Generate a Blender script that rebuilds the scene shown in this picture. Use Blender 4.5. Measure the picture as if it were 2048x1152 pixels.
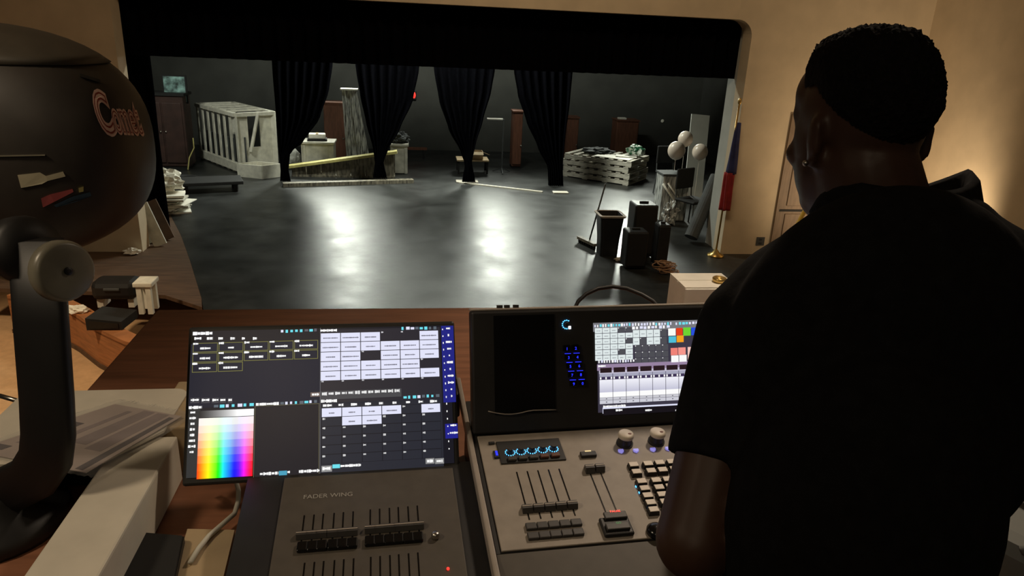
import bpy, bmesh, math, random
from mathutils import Vector, Matrix, noise
random.seed(7)
SC = bpy.context.scene
COL = SC.collection
for _o in list(bpy.data.objects):
    bpy.data.objects.remove(_o)

# ------------------------------------------------------------------ camera
FPX = 1450.0
PITCH, ROLL, YAW = (math.radians(a) for a in (19.6, 2.7, 8.5))
CAM = Vector((0, 0, 1.72))
_f = Vector((math.sin(YAW)*math.cos(PITCH), math.cos(YAW)*math.cos(PITCH), -math.sin(PITCH)))
_r = Vector((math.cos(YAW), -math.sin(YAW), 0))
_u = _r.cross(_f)
CR = _r*math.cos(ROLL) + _u*math.sin(ROLL)
CU = -_r*math.sin(ROLL) + _u*math.cos(ROLL)
cd = bpy.data.cameras.new('camera')
cam = bpy.data.objects.new('camera', cd)
COL.objects.link(cam)
cd.sensor_width = 36
cd.lens = 36*FPX/2048
cd.clip_start = 0.02
cam.matrix_world = Matrix((
    (CR.x, CU.x, -_f.x, CAM.x), (CR.y, CU.y, -_f.y, CAM.y),
    (CR.z, CU.z, -_f.z, CAM.z), (0, 0, 0, 1)))
SC.camera = cam
SC.view_settings.view_transform = 'Standard'
SC.view_settings.look = 'None'
SC.view_settings.exposure = 0
SC.view_settings.gamma = 1

# ------------------------------------------------------------------ world and lights
w = bpy.data.worlds.new('world')
SC.world = w
w.use_nodes = True
w.node_tree.nodes['Background'].inputs[0].default_value = (1.0, 0.85, 0.65, 1)
w.node_tree.nodes['Background'].inputs[1].default_value = 0.012

def light(name, kind, loc, target, power, col, size=0.3, size_y=None, angle=None, blend=0.4):
    l = bpy.data.lights.new(name, kind)
    l.energy = power
    l.color = col
    if kind == 'AREA':
        l.shape = 'RECTANGLE'
        l.size = size
        l.size_y = size_y or size
        if angle:
            l.spread = math.radians(angle)
    elif kind == 'SPOT':
        l.spot_size = math.radians(angle or 60)
        l.spot_blend = blend
        l.shadow_soft_size = size
    else:
        l.shadow_soft_size = size
    o = bpy.data.objects.new(name, l)
    COL.objects.link(o)
    o.location = loc
    d = Vector(target) - Vector(loc)
    o.rotation_euler = d.to_track_quat('-Z', 'Y').to_euler()
    return o

COOL = (0.95, 1.0, 0.88)
WARM = (1.0, 0.77, 0.50)
light('stage_work_light', 'AREA', (-1.80, 17.2, 1.60), (-0.9, 9.0, -1.28), 85, COOL, 0.8, 1.1, 110)
light('stage_work_light', 'AREA', (1.95, 17.2, 1.60), (1.0, 9.0, -1.28), 68, COOL, 0.6, 1.1, 110)
light('stage_work_light', 'AREA', (5.3, 17.2, 1.60), (3.0, 9.0, -1.28), 70, COOL, 0.7, 1.0, 110)
light('stage_top_light', 'AREA', (0.6, 13.6, 3.6), (0.4, 15.4, -1.28), 480, COOL, 2.5, 0.4)
light('stage_side_fill', 'SPOT', (-4.6, 11.9, 2.9), (-4.2, 16.0, -0.9), 330, COOL, 0.15, None, 60, 0.8)  # added fill aimed at the slatted frame's dim left side
light('house_light', 'AREA', (1.5, 5.2, 4.8), (2.0, 9.8, 0.6), 88, WARM, 3.0, 0.6)
light('wall_washer', 'SPOT', (6.3, 7.7, -0.8), (7.0, 9.8, 0.2), 190, WARM, 0.15, None, 120, 0.8)
light('aisle_light', 'SPOT', (-4.2, 5.6, 2.6), (-3.8, 7.0, -1.7), 430, WARM, 0.2, None, 60, 0.7)
light('booth_light', 'SPOT', (1.0, 1.85, 2.3), (0.65, 1.45, 0.95), 42.0, (1.0, 0.80, 0.60), 0.08, None, 95, 0.7)
light('booth_light', 'SPOT', (-1.5, 0.6, 2.6), (-0.5, 1.5, 0.85), 48.0, (1.0, 0.80, 0.56), 0.15, None, 75, 0.8)
light('booth_fill', 'AREA', (-0.6, -1.0, 2.9), (0.0, 1.4, 1.0), 4.5, (1.0, 0.8, 0.55), 0.6, 0.6)  # added unseen fill behind the camera to lift the dark booth

# ------------------------------------------------------------------ pixel helpers (2048 x 1152 frame)
ZS = -1.28                                   # stage floor
ZA = -1.73                                   # auditorium floor
ZC = 0.85                                    # booth counter top
def ray(x, y):
    return CR*(x-1024) + CU*(576-y) + _f*FPX
def G(x, y, z=ZS):
    d = ray(x, y)
    return CAM + d*((z-CAM.z)/d.z)
def H(x, y, Y):
    d = ray(x, y)
    return CAM + d*((Y-CAM.y)/d.y)
def D(x, y, dep):
    return CAM + ray(x, y)*(dep/FPX)
def onplane(x, y, P, N):
    d = ray(x, y)
    return CAM + d*((P-CAM).dot(N)/d.dot(N))

# ------------------------------------------------------------------ materials
MATS = {}
def mat(name, col, rough=0.6, metal=0.0, var=0.12, scale=8.0, bump=0.0, emit=None, estr=1.0,
        trans=0.0, coat=0.0, alpha=1.0, spec=0.5, stretch=None):
    m = bpy.data.materials.new(name)
    m.use_nodes = True
    nt = m.node_tree
    b = nt.nodes['Principled BSDF']
    b.inputs['Roughness'].default_value = rough
    b.inputs['Metallic'].default_value = metal
    b.inputs['Transmission Weight'].default_value = trans
    b.inputs['Coat Weight'].default_value = coat
    b.inputs['Specular IOR Level'].default_value = spec
    b.inputs['Alpha'].default_value = alpha
    tc = nt.nodes.new('ShaderNodeTexCoord')
    src = tc.outputs['Object']
    if stretch:
        mp = nt.nodes.new('ShaderNodeMapping')
        mp.inputs['Scale'].default_value = stretch
        nt.links.new(src, mp.inputs[0])
        src = mp.outputs[0]
    nz = nt.nodes.new('ShaderNodeTexNoise')
    nz.inputs['Scale'].default_value = scale
    nz.inputs['Detail'].default_value = 5
    nt.links.new(src, nz.inputs['Vector'])
    cr = nt.nodes.new('ShaderNodeValToRGB')
    c0 = [max(0, c*(1-var*1.6)) for c in col]
    c1 = [min(1, c*(1+var*1.6)) for c in col]
    cr.color_ramp.elements[0].color = (*c0, 1)
    cr.color_ramp.elements[1].color = (*c1, 1)
    cr.color_ramp.elements[0].position = 0.3
    cr.color_ramp.elements[1].position = 0.7
    nt.links.new(nz.outputs[0], cr.inputs[0])
    nt.links.new(cr.outputs[0], b.inputs['Base Color'])
    if bump:
        bp = nt.nodes.new('ShaderNodeBump')
        bp.inputs['Strength'].default_value = bump
        bp.inputs['Distance'].default_value = 0.01
        nt.links.new(nz.outputs[0], bp.inputs['Height'])
        nt.links.new(bp.outputs[0], b.inputs['Normal'])
    if emit:
        b.inputs['Emission Color'].default_value = (*emit, 1)
        b.inputs['Emission Strength'].default_value = estr
    MATS[name] = m
    return m

def emat(name, col, strength):
    return mat(name, (0.01, 0.01, 0.01), 0.4, emit=col, estr=strength, var=0)

mat('wall_cream', (0.60, 0.485, 0.335), 0.85, var=0.05, scale=3, bump=0.05)
mat('wall_grey', (0.42, 0.42, 0.38), 0.8, var=0.06, scale=3)
mat('dark_wall', (0.036, 0.036, 0.031), 0.9, var=0.12, scale=2)
mat('stage_black', (0.020, 0.021, 0.020), 0.38, var=0.35, scale=2.2, bump=0.0, spec=0.45)
mat('wood_floor', (0.10, 0.056, 0.032), 0.6, var=0.2, scale=3, stretch=(1, 8, 1))
mat('carpet_tan', (0.60, 0.37, 0.19), 0.9, var=0.06, scale=14)
mat('wood_orange', (0.40, 0.16, 0.06), 0.5, var=0.15, scale=5, stretch=(1, 1, 8))
mat('wood_counter', (0.27, 0.115, 0.062), 0.45, var=0.14, scale=4, stretch=(1.5, 12, 1))
mat('velvet_black', (0.0022, 0.0022, 0.0030), 1.0, var=0.1, scale=20, spec=0.0)
mat('white_paint', (0.74, 0.71, 0.60), 0.6, var=0.10, scale=9)
mat('white_dirty', (0.52, 0.50, 0.42), 0.7, var=0.18, scale=6)
mat('paper', (0.62, 0.57, 0.47), 0.8, var=0.05, scale=12)
mat('paper_bright', (0.85, 0.82, 0.72), 0.7, var=0.05, scale=12)
mat('cardboard', (0.42, 0.31, 0.18), 0.85, var=0.08, scale=10)
mat('pallet_wood', (0.44, 0.41, 0.34), 0.8, var=0.25, scale=9, stretch=(1, 6, 6))
mat('panel_brown', (0.20, 0.135, 0.085), 0.6, var=0.1, scale=5, stretch=(6, 6, 1))
mat('brown_door', (0.16, 0.062, 0.035), 0.55, var=0.15, scale=5, stretch=(6, 6, 1))
mat('grey_board', (0.26, 0.27, 0.25), 0.7, var=0.1, scale=6)
mat('plastic_sheet', (0.42, 0.43, 0.41), 0.22, var=0.6, scale=7, bump=0.5, spec=0.9, stretch=(5, 5, 0.7))  # pale vertical colour streaks stand in for highlights on the plastic
mat('clear_plastic', (0.40, 0.39, 0.37), 0.10, var=0.05, scale=20, bump=0.5, alpha=0.24, spec=1.0)
mat('yellow_plank', (0.62, 0.55, 0.20), 0.6, var=0.12, scale=9)
mat('murky_panel', (0.17, 0.15, 0.11), 0.5, var=0.45, scale=6, bump=0.3, stretch=(4, 4, 1))
mat('black_plastic', (0.008, 0.0075, 0.0075), 0.5, var=0.1, scale=15)
mat('black_matte', (0.009, 0.0085, 0.008), 0.75, var=0.15, scale=10)
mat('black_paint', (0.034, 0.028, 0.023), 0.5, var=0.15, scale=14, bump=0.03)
mat('bin_plastic', (0.010, 0.0105, 0.011), 0.5, var=0.1, scale=12)
mat('bin_rim', (0.45, 0.38, 0.30), 0.5, var=0.1, scale=12)
mat('metal', (0.55, 0.52, 0.46), 0.3, 1.0, var=0.06, scale=10)
mat('gold', (0.62, 0.42, 0.14), 0.3, 0.8, var=0.06, scale=10)
mat('balloon', (0.66, 0.55, 0.45), 0.35, var=0.03, scale=6)
mat('flag_red', (0.30, 0.018, 0.020), 0.8, var=0.2, scale=9)
mat('flag_blue', (0.03, 0.035, 0.12), 0.8, var=0.2, scale=9)
mat('rope', (0.42, 0.24, 0.13), 0.8, var=0.3, scale=20)
_g = mat('green_bag', (0.3, 0.4, 0.3), 0.35, var=0.2, scale=9, bump=0.3)
_rm = [n for n in _g.node_tree.nodes if n.type == 'VALTORGB'][0].color_ramp
_rm.elements[0].color = (0.02, 0.16, 0.07, 1); _rm.elements[1].color = (0.72, 0.76, 0.66, 1)
_rm.elements[0].position = 0.44; _rm.elements[1].position = 0.56
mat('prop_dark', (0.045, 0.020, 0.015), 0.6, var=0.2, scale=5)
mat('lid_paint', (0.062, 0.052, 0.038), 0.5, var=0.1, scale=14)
mat('teal_picture', (0.20, 0.33, 0.31), 0.6, var=0.6, scale=9)
mat('tube_grey', (0.065, 0.07, 0.07), 0.8, var=0.15, scale=5)
mat('console_tan', (0.33, 0.285, 0.235), 0.55, var=0.05, scale=40, bump=0.02)
mat('console_dark', (0.018, 0.017, 0.016), 0.5, var=0.1, scale=20)
mat('console_gloss', (0.006, 0.006, 0.006), 0.18, var=0.0)
mat('wing_grey', (0.085, 0.072, 0.056), 0.55, var=0.06, scale=40)
mat('keycap', (0.78, 0.69, 0.57), 0.45, var=0.05, scale=30)
mat('knob_white', (0.66, 0.58, 0.47), 0.45, var=0.04, scale=30)
mat('key_dark', (0.05, 0.046, 0.042), 0.5, var=0.1, scale=30)
mat('edge_trim', (0.36, 0.31, 0.26), 0.45, var=0.05, scale=30)
mat('lettering', (0.40, 0.38, 0.34), 0.6, var=0.05)
mat('logo_cream', (0.88, 0.58, 0.48), 0.6, var=0.12, scale=30)
mat('logo_red', (0.30, 0.05, 0.03), 0.6, var=0.05)
mat('tape_cream', (0.42, 0.38, 0.26), 0.8, var=0.1, scale=20)
mat('tape_red', (0.42, 0.085, 0.085), 0.8, var=0.1, scale=20)
mat('tape_blue', (0.035, 0.075, 0.12), 0.8, var=0.1, scale=20)
mat('disc_clear', (0.19, 0.175, 0.13), 0.35, var=0.2, scale=10)
mat('skin', (0.070, 0.032, 0.018), 0.5, var=0.08, scale=14)
mat('hair', (0.006, 0.005, 0.005), 0.9, var=0.3, scale=120, bump=1.0, spec=0.2)
mat('shirt', (0.010, 0.0098, 0.010), 0.95, var=0.15, scale=60, bump=0.1, spec=0.15)
mat('trousers', (0.012, 0.012, 0.015), 0.9, var=0.1, scale=30, spec=0.2)
mat('yellow_pole', (0.60, 0.38, 0.05), 0.5, var=0.06)
mat('pink_pale', (0.65, 0.42, 0.28), 0.6, var=0.06)
mat('lavender', (0.3, 0.3, 0.6), 0.3, emit=(0.35, 0.32, 1.0), estr=0.55, var=0)
emat('led_cyan', (0.10, 0.50, 1.0), 2.2)
emat('led_blue', (0.02, 0.03, 1.0), 1.6)
emat('led_white', (0.9, 0.95, 1.0), 2.0)
emat('led_red', (1.0, 0.03, 0.02), 2.2)
emat('led_green', (0.05, 0.5, 0.12), 0.5)
emat('led_warm', (1.0, 0.75, 0.35), 0.8)

# scuffs in the black stage paint: gloss varies in long streaks and patches
_s = MATS['stage_black'].node_tree
_n1 = _s.nodes.new('ShaderNodeTexNoise'); _n1.inputs['Scale'].default_value = 1.6; _n1.inputs['Detail'].default_value = 8; _n1.inputs['Roughness'].default_value = 0.7
_mp = _s.nodes.new('ShaderNodeMapRange'); _mp.inputs[1].default_value = 0.3; _mp.inputs[2].default_value = 0.7; _mp.inputs[3].default_value = 0.33; _mp.inputs[4].default_value = 0.50
_tc = [n for n in _s.nodes if n.type == 'TEX_COORD'][0]
_s.links.new(_tc.outputs['Object'], _n1.inputs['Vector'])
_s.links.new(_n1.outputs[0], _mp.inputs[0])
_s.links.new(_mp.outputs[0], _s.nodes['Principled BSDF'].inputs['Roughness'])
_n2 = _s.nodes.new('ShaderNodeTexNoise'); _n2.inputs['Scale'].default_value = 5; _n2.inputs['Detail'].default_value = 6
_bp = _s.nodes.new('ShaderNodeBump'); _bp.inputs['Strength'].default_value = 0.12; _bp.inputs['Distance'].default_value = 0.02
_s.links.new(_tc.outputs['Object'], _n2.inputs['Vector'])
_s.links.new(_n2.outputs[0], _bp.inputs['Height'])
_s.links.new(_bp.outputs[0], _s.nodes['Principled BSDF'].inputs['Normal'])

# emission from a colour attribute, for the two lit screens
m = bpy.data.materials.new('screen_glow')
m.use_nodes = True
_b = m.node_tree.nodes['Principled BSDF']
_a = m.node_tree.nodes.new('ShaderNodeVertexColor')
_a.layer_name = 'glow'
_b.inputs['Base Color'].default_value = (0.005, 0.005, 0.006, 1)
_b.inputs['Roughness'].default_value = 0.35
m.node_tree.links.new(_a.outputs[0], _b.inputs['Emission Color'])
_b.inputs['Emission Strength'].default_value = 1.0
MATS['screen_glow'] = m

# ------------------------------------------------------------------ mesh helpers
WM = {}                                       # object name -> world matrix
class MB:
    def __init__(s):
        s.v = []
        s.f = []
    def add(s, vs, fs):
        n = len(s.v)
        s.v += [Vector(q) for q in vs]
        s.f += [tuple(i+n for i in f) for f in fs]
        return s
    def hexa(s, p):                            # 8 corners: bottom ccw, top ccw
        return s.add(p, [(3,2,1,0),(4,5,6,7),(0,1,5,4),(1,2,6,5),(2,3,7,6),(3,0,4,7)])
    def box(s, c, size, rz=0.0, M=None):
        x, y, z = (q/2 for q in size)
        R = Matrix.Rotation(rz, 3, 'Z') if M is None else M
        c = Vector(c)
        return s.hexa([c+R@Vector(q) for q in ((-x,-y,-z),(x,-y,-z),(x,y,-z),(-x,y,-z),(-x,-y,z),(x,-y,z),(x,y,z),(-x,y,z))])
    def bbox(s, c, size, b=0.01, rz=0.0, M=None):   # box with chamfered edges
        x, y, z = (q/2 for q in size)
        b = min(b, x*.9, y*.9, z*.9)
        R = Matrix.Rotation(rz, 3, 'Z') if M is None else M
        c = Vector(c)
        bm = bmesh.new()
        bmesh.ops.create_cube(bm, size=1)
        for q in bm.verts:
            q.co = Vector((q.co.x*2*x, q.co.y*2*y, q.co.z*2*z))
        bmesh.ops.bevel(bm, geom=list(bm.edges), offset=b, segments=2, affect='EDGES', profile=0.5)
        bm.verts.index_update()
        s.add([c+R@q.co for q in bm.verts], [[q.index for q in f.verts] for f in bm.faces])
        bm.free()
        return s
    def beam(s, a, b, wd, th, up=(0,0,1)):     # bar from a to b
        a, b = Vector(a), Vector(b)
        d = (b-a).normalized()
        sd = d.cross(Vector(up))
        if sd.length < 1e-4:
            sd = d.cross(Vector((1,0,0)))
        sd.normalize()
        u = sd.cross(d)
        sd *= wd/2
        u *= th/2
        return s.hexa([a-sd-u, a+sd-u, b+sd-u, b-sd-u, a-sd+u, a+sd+u, b+sd+u, b-sd+u])
    def rings(s, rs, cap=True, closed=True):
        n = len(rs[0])
        vs = [q for r in rs for q in r]
        fs = []
        for i in range(len(rs)-1):
            for j in range(n if closed else n-1):
                k = (j+1) % n
                fs.append((i*n+j, i*n+k, (i+1)*n+k, (i+1)*n+j))
        if cap:
            fs.append(tuple(range(n-1, -1, -1)))
            fs.append(tuple((len(rs)-1)*n+j for j in range(n)))
        return s.add(vs, fs)
    def tube(s, path, r, seg=8):
        path = [Vector(p) for p in path]
        rs = []
        N = None
        for i, p in enumerate(path):
            t = (path[min(i+1, len(path)-1)] - path[max(i-1, 0)]).normalized()
            if N is None:
                N = t.cross(Vector((0,0,1)))
                if N.length < 1e-3:
                    N = t.cross(Vector((1,0,0)))
            N = (N - t*N.dot(t)).normalized()
            B = t.cross(N)
            rr = r[i] if isinstance(r, (list, tuple)) else r
            rs.append([p + (N*math.cos(a)+B*math.sin(a))*rr for a in (2*math.pi*k/seg for k in range(seg))])
        return s.rings(rs)
    def lathe(s, c, prof, seg=20, M=None):     # prof: (radius, height)
        c = Vector(c)
        R = M or Matrix.Identity(3)
        return s.rings([[c+R@Vector((r*math.cos(2*math.pi*k/seg), r*math.sin(2*math.pi*k/seg), z)) for k in range(seg)] for r, z in prof])
    def ell(s, c, rad, M=None, seg=20, rg=14):
        c = Vector(c)
        R = M or Matrix.Identity(3)
        rs = []
        for i in range(rg+1):
            a = math.pi*(i+0.02*(i == 0)-0.02*(i == rg))/rg
            rs.append([c+R@Vector((rad[0]*math.sin(a)*math.cos(2*math.pi*k/seg), rad[1]*math.sin(a)*math.sin(2*math.pi*k/seg), -rad[2]*math.cos(a))) for k in range(seg)])
        return s.rings(rs)
    def cap(s, a, b, r0, r1, seg=14):          # tapered capsule
        a, b = Vector(a), Vector(b)
        d = (b-a)
        L = d.length
        d.normalize()
        pts, rr = [], []
        for k in range(5):
            q = math.pi/2*(1-k/5)
            pts.append(a-d*r0*math.sin(q)); rr.append(max(r0*math.cos(q), r0*.05))
        pts.append(a); rr.append(r0)
        pts.append(b); rr.append(r1)
        for k in range(1, 6):
            q = math.pi/2*k/5
            pts.append(b+d*r1*math.sin(q)); rr.append(max(r1*math.cos(q), r1*.05))
        return s.tube(pts, rr, seg)
    def prism(s, poly, n):                     # planar polygon (3d points) extruded by vector n
        poly = [Vector(p) for p in poly]
        n = Vector(n)
        return s.rings([poly, [p+n for p in poly]])
    def build(s, name, mname, parent=None, smooth=False, origin=None, local=False):
        me = bpy.data.meshes.new(name)
        if parent is not None:
            Wp = WM[parent.name]
            vs = s.v if local else [Wp.inverted() @ p for p in s.v]
            W = Wp.copy()
        else:
            if origin is None:
                xs = [p.x for p in s.v]; ys = [p.y for p in s.v]
                origin = Vector(((min(xs)+max(xs))/2, (min(ys)+max(ys))/2, min(p.z for p in s.v)))
            vs = [p-Vector(origin) for p in s.v]
            W = Matrix.Translation(Vector(origin))
        me.from_pydata([tuple(p) for p in vs], [], [tuple(f) for f in s.f])
        bm = bmesh.new()
        bm.from_mesh(me)
        bmesh.ops.recalc_face_normals(bm, faces=bm.faces)
        bm.to_mesh(me)
        bm.free()
        me.materials.append(MATS[mname])
        if smooth:
            for p in me.polygons:
                p.use_smooth = True
        o = bpy.data.objects.new(name, me)
        COL.objects.link(o)
        if parent is not None:
            o.parent = parent
        else:
            o.location = origin
        WM[o.name] = W
        return o

def empty(name, loc, rz=0.0, label=None, cat=None, group=None):
    o = bpy.data.objects.new(name, None)
    COL.objects.link(o)
    o.empty_display_size = 0.1
    o.location = loc
    o.rotation_euler = (0, 0, rz)
    WM[o.name] = Matrix.Translation(Vector(loc)) @ Matrix.Rotation(rz, 4, 'Z')
    if label:
        tag(o, label, cat, group)
    return o
def tag(o, label, cat, group=None):
    o['label'] = label
    o['category'] = cat
    if group:
        o['group'] = group
    return o
def struct(o):
    o['kind'] = 'structure'
    return o
def shade_auto(o, ang=40):
    me = o.data
    for p in me.polygons:
        p.use_smooth = True
    try:
        me.set_sharp_from_angle(angle=math.radians(ang))
    except Exception:
        pass
    return o
def text_mesh(body, size=1.0, shear=0.0, offset=0.0, extrude=0.0):
    c = bpy.data.curves.new('t', 'FONT')
    c.body = body
    c.size = size
    c.shear = shear
    c.offset = offset
    c.extrude = extrude
    c.resolution_u = 4
    o = bpy.data.objects.new('t', c)
    COL.objects.link(o)
    bpy.context.view_layer.update()
    me = bpy.data.meshes.new_from_object(o.evaluated_get(bpy.context.evaluated_depsgraph_get()))
    vs = [v.co.copy() for v in me.vertices]
    fs = [tuple(p.vertices) for p in me.polygons]
    bpy.data.objects.remove(o)
    bpy.data.curves.remove(c)
    bpy.data.meshes.remove(me)
    return vs, fs
# ------------------------------------------------------------------ the setting
YP = 9.8                                       # proscenium plane
XL, XR = -3.52, 4.56                           # sides of the opening
ZTOP, ZV = 1.98, 1.20                          # top of the opening, valance hem
# stage floor: black, its left edge bows out in front of the proscenium
edge = [G(340, 428), G(362, 470), G(380, 520), G(392, 560), G(403, 596)]
front = [Vector((-2.1, 7.3, ZS)), Vector((-1.0, 6.8, ZS)), Vector((1, 6.5, ZS)), Vector((4.2, 6.6, ZS)), Vector((7.2, 7.0, ZS))]
poly = edge + front + [Vector((7.2, 9.8, ZS)), Vector((7.6, 9.8, ZS)), Vector((7.6, 18.8, ZS)), Vector((-7.0, 18.8, ZS)), Vector((-7.0, 11.9, ZS))]
struct(MB().prism([Vector((p.x, p.y, ZS-0.04)) for p in poly], (0, 0, 0.04)).build('floor_stage', 'stage_black'))
# timber apron beside the black floor, in front of the left column
ap = [G(340, 428), G(362, 470), G(380, 520), G(392, 560), G(403, 596), Vector((-2.25, 7.75, ZS)), G(330, 590), G(250, 585), Vector((-4.8, 8.4, ZS)), Vector((-4.8, 11.9, ZS))]
struct(MB().prism([Vector((p.x, p.y, ZS-0.046)) for p in ap], (0, 0, 0.044)).build('floor_apron', 'wood_floor'))
# curved orange timber knee wall at the foot of the apron
cw = [(-4.4, 8.15), (-3.85, 7.95), (-3.5, 7.62), (-3.15, 7.22), (-2.75, 6.86), (-2.35, 6.62), (-1.9, 6.5)]
def strip(pts, z0, z1, th):
    m = MB()
    n = len(pts)
    q = []
    for i, (x, y) in enumerate(pts):
        a = Vector(pts[max(i-1, 0)]); b = Vector(pts[min(i+1, n-1)])
        t = (b-a).normalized()
        q.append((Vector((x, y)), Vector((-t.y, t.x))))
    rs = []
    for p, nn in q:
        o = p + nn*th
        rs.append([Vector((p.x, p.y, z0)), Vector((o.x, o.y, z0)), Vector((o.x, o.y, z1)), Vector((p.x, p.y, z1))])
    return m.rings(rs)
kw = struct(strip(cw, ZA, ZS-0.04, 0.05).build('wall_knee', 'wood_orange'))
strip(cw, ZS-0.06, ZS, 0.16).build('wall_cap', 'wood_orange', kw)
strip([(x-0.012, y-0.012) for x, y in cw], ZA, ZA+0.045, 0.02).build('kick_board', 'wood_floor', kw)
struct(MB().box((0.5, 6.3, ZA-0.02), (16, 7.4, 0.04)).build('floor_auditorium', 'carpet_tan'))
struct(MB().box((0.4, 0.9, -0.03), (4.2, 3.0, 0.06)).build('floor_booth', 'wood_floor'))
struct(MB().box((0.4, 2.37, (ZA-0.06)/2), (4.2, 0.06, -ZA-0.06)).build('wall_booth', 'wood_counter'))
# proscenium walls
def wallbox(name, x0, x1, y0, y1, z0, z1, mt):
    return struct(MB().box(((x0+x1)/2, (y0+y1)/2, (z0+z1)/2), (x1-x0, y1-y0, z1-z0)).build(name, mt))
wallbox('wall_left', -7.4, XL, YP, YP+0.28, ZS-0.5, 4.2, 'wall_cream')
# right wall with rounded upper corner to the opening, and the beam over it
rad = 0.22
arc = [(XR-rad+rad*math.cos(a), ZTOP-rad+rad*math.sin(a)) for a in (math.pi/2*k/8 for k in range(9))]
pw = [(XR, ZS-0.5)] + arc + [(XR-rad, 4.2), (7.15, 4.2), (7.15, ZS-0.5)]
struct(MB().prism([(x, YP, z) for x, z in pw], (0, 0.28, 0)).build('wall_right', 'wall_cream'))
wallbox('wall_above_stage', XL, XR-rad, YP, YP+0.28, ZTOP, 4.2, 'wall_cream')
wallbox('wall_side', 7.15, 7.3, 2.5, YP, ZA, 4.2, 'wall_cream')
# pale return pilaster just inside the right of the opening
wallbox('wall_return', XR+0.02, XR+0.12, YP+0.28, YP+0.62, ZS, 2.0, 'wall_grey')
wallbox('wall_back', -7.2, 7.8, 18.8, 19.0, ZS, 4.4, 'dark_wall')
wallbox('wall_stage_left', -7.2, -7.0, 10.1, 18.8, ZS, 4.4, 'dark_wall')
wallbox('wall_stage_right', 7.6, 7.8, 10.1, 18.8, ZS, 4.4, 'dark_wall')
struct(MB().box((0.3, 14.4, 4.45), (15, 9.2, 0.1)).build('ceiling_stage', 'dark_wall'))
struct(MB().box((0.0, 5.0, 6.0), (16, 10.4, 0.1)).build('ceiling_hall', 'wall_cream'))

# door in the right wall: brown, two panels divided by a rail
d1 = struct(MB().box((5.89, YP-0.012, -0.25), (1.06, 0.024, 2.06)).build('door_1', 'panel_brown'))
MB().box((5.89, YP-0.03, -0.60), (1.06, 0.02, 0.03)).build('door_rail', 'black_matte', d1)
for cx, cz, hh in ((5.89, 0.07, 1.2), (5.89, -0.94, 0.58)):
    MB().bbox((cx, YP-0.03, cz), (0.86, 0.02, hh), 0.008).build('door_panel', 'panel_brown', d1)
MB().box((5.34, YP-0.016, -0.25), (0.05, 0.04, 2.06)).build('door_jamb', 'panel_brown', d1)
MB().ell((6.32, YP-0.07, -0.5), (0.03, 0.03, 0.03)).build('door_knob', 'metal', d1, True)

op = empty('wall_outlet', (5.16, YP-0.012, -1.12), 0, 'small dark outlet plate low on the cream wall right of the stage', 'outlet')
MB().bbox((5.16, YP-0.006, -1.08), (0.13, 0.012, 0.13), 0.006).build('plate', 'tube_grey', op)
for k in (-0.03, 0.03):
    MB().box((5.16, YP-0.014, -1.08+k), (0.04, 0.006, 0.03)).build('socket', 'black_plastic', op)

# ------------------------------------------------------------------ drapes
def cloth(name, L, R, Y, z0, z1, label, cat, group=None, folds=9, amp=0.05, thick=0.012, mname='velvet_black', nz=26):
    """pleated drape; L and R are (z, x) edge lists"""
    def at(T, z):
        T = sorted(T)
        if z <= T[0][0]: return T[0][1]
        for a, b in zip(T, T[1:]):
            if z <= b[0]:
                t = (z-a[0])/(b[0]-a[0])
                t = t*t*(3-2*t)*0.4 + t*0.6
                return a[1]+(b[1]-a[1])*t
        return T[-1][1]
    m = MB()
    nu = folds*6
    for s in (0, 1):
        rows = []
        for i in range(nz+1):
            z = z0+(z1-z0)*i/nz
            xl, xr = at(L, z), at(R, z)
            rows.append([Vector((xl+(xr-xl)*j/nu, Y+s*thick+amp*math.sin(2*math.pi*folds*j/nu)*min(1, (xr-xl)/0.5)+0.015*math.sin(3*z+j), z)) for j in range(nu+1)])
        m.rings(rows, cap=False, closed=False)
    o = m.build(name, mname, smooth=True)
    return tag(o, label, cat, group)
cloth('valance', [(ZV, XL-0.1), (ZTOP+0.3, XL-0.1)], [(ZV, XR+0.22), (ZTOP+0.3, XR+0.22)], YP+0.42, ZV, ZTOP+0.3,
      'wide black valance drape hanging across the top of the stage opening', 'drape', None, 46, 0.035, nz=4)
YD = 14.55
def pe(lst):
    out = []
    for x, y in lst:
        p = H(x, y, YD)
        out.append((p.z, p.x))
    return out
legs = [
 ([(540,60),(545,150),(552,230),(558,300),(561,340),(560,366)], [(672,60),(665,130),(658,180),(640,235),(606,285),(580,305),(577,340),(582,366)], 'black tied-in drape next to the white slatted frame, leftmost of four'),
 ([(700,60),(712,140),(720,190),(732,245),(746,296),(750,325),(746,356)], [(845,60),(838,140),(826,200),(800,258),(776,300),(767,325),(774,356)], 'black tied-in drape hanging in front of the yellow-edged trough'),
 ([(862,60),(868,140),(878,200),(897,258),(922,305),(930,330),(924,364)], [(996,60),(990,140),(983,180),(966,240),(951,290),(944,325),(951,364)], 'black tied-in drape in front of the small cardboard-topped table'),
 ([(1020,60),(1028,140),(1036,190),(1052,240),(1076,296),(1096,336),(1097,386)], [(1150,60),(1146,140),(1140,200),(1131,270),(1126,330),(1127,386)], 'black tied-in drape beside the pallet stack, rightmost of four')]
for L, R, lab in legs:
    zb = H(L[-1][0], L[-1][1], YD).z
    cloth('stage_drape', pe(L), pe(R), YD, max(zb, ZS+0.004), 2.9, lab, 'drape', 'tied-in drapes across the stage', 7, 0.05, nz=40)
cloth('side_curtain', [(ZS, -3.95), (3, -3.95)], [(ZS, -3.40), (3, -3.40)], 10.6, ZS+0.01, 2.8, 'straight black curtain just inside the left of the stage opening', 'drape', None, 5, 0.05, nz=6)
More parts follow.
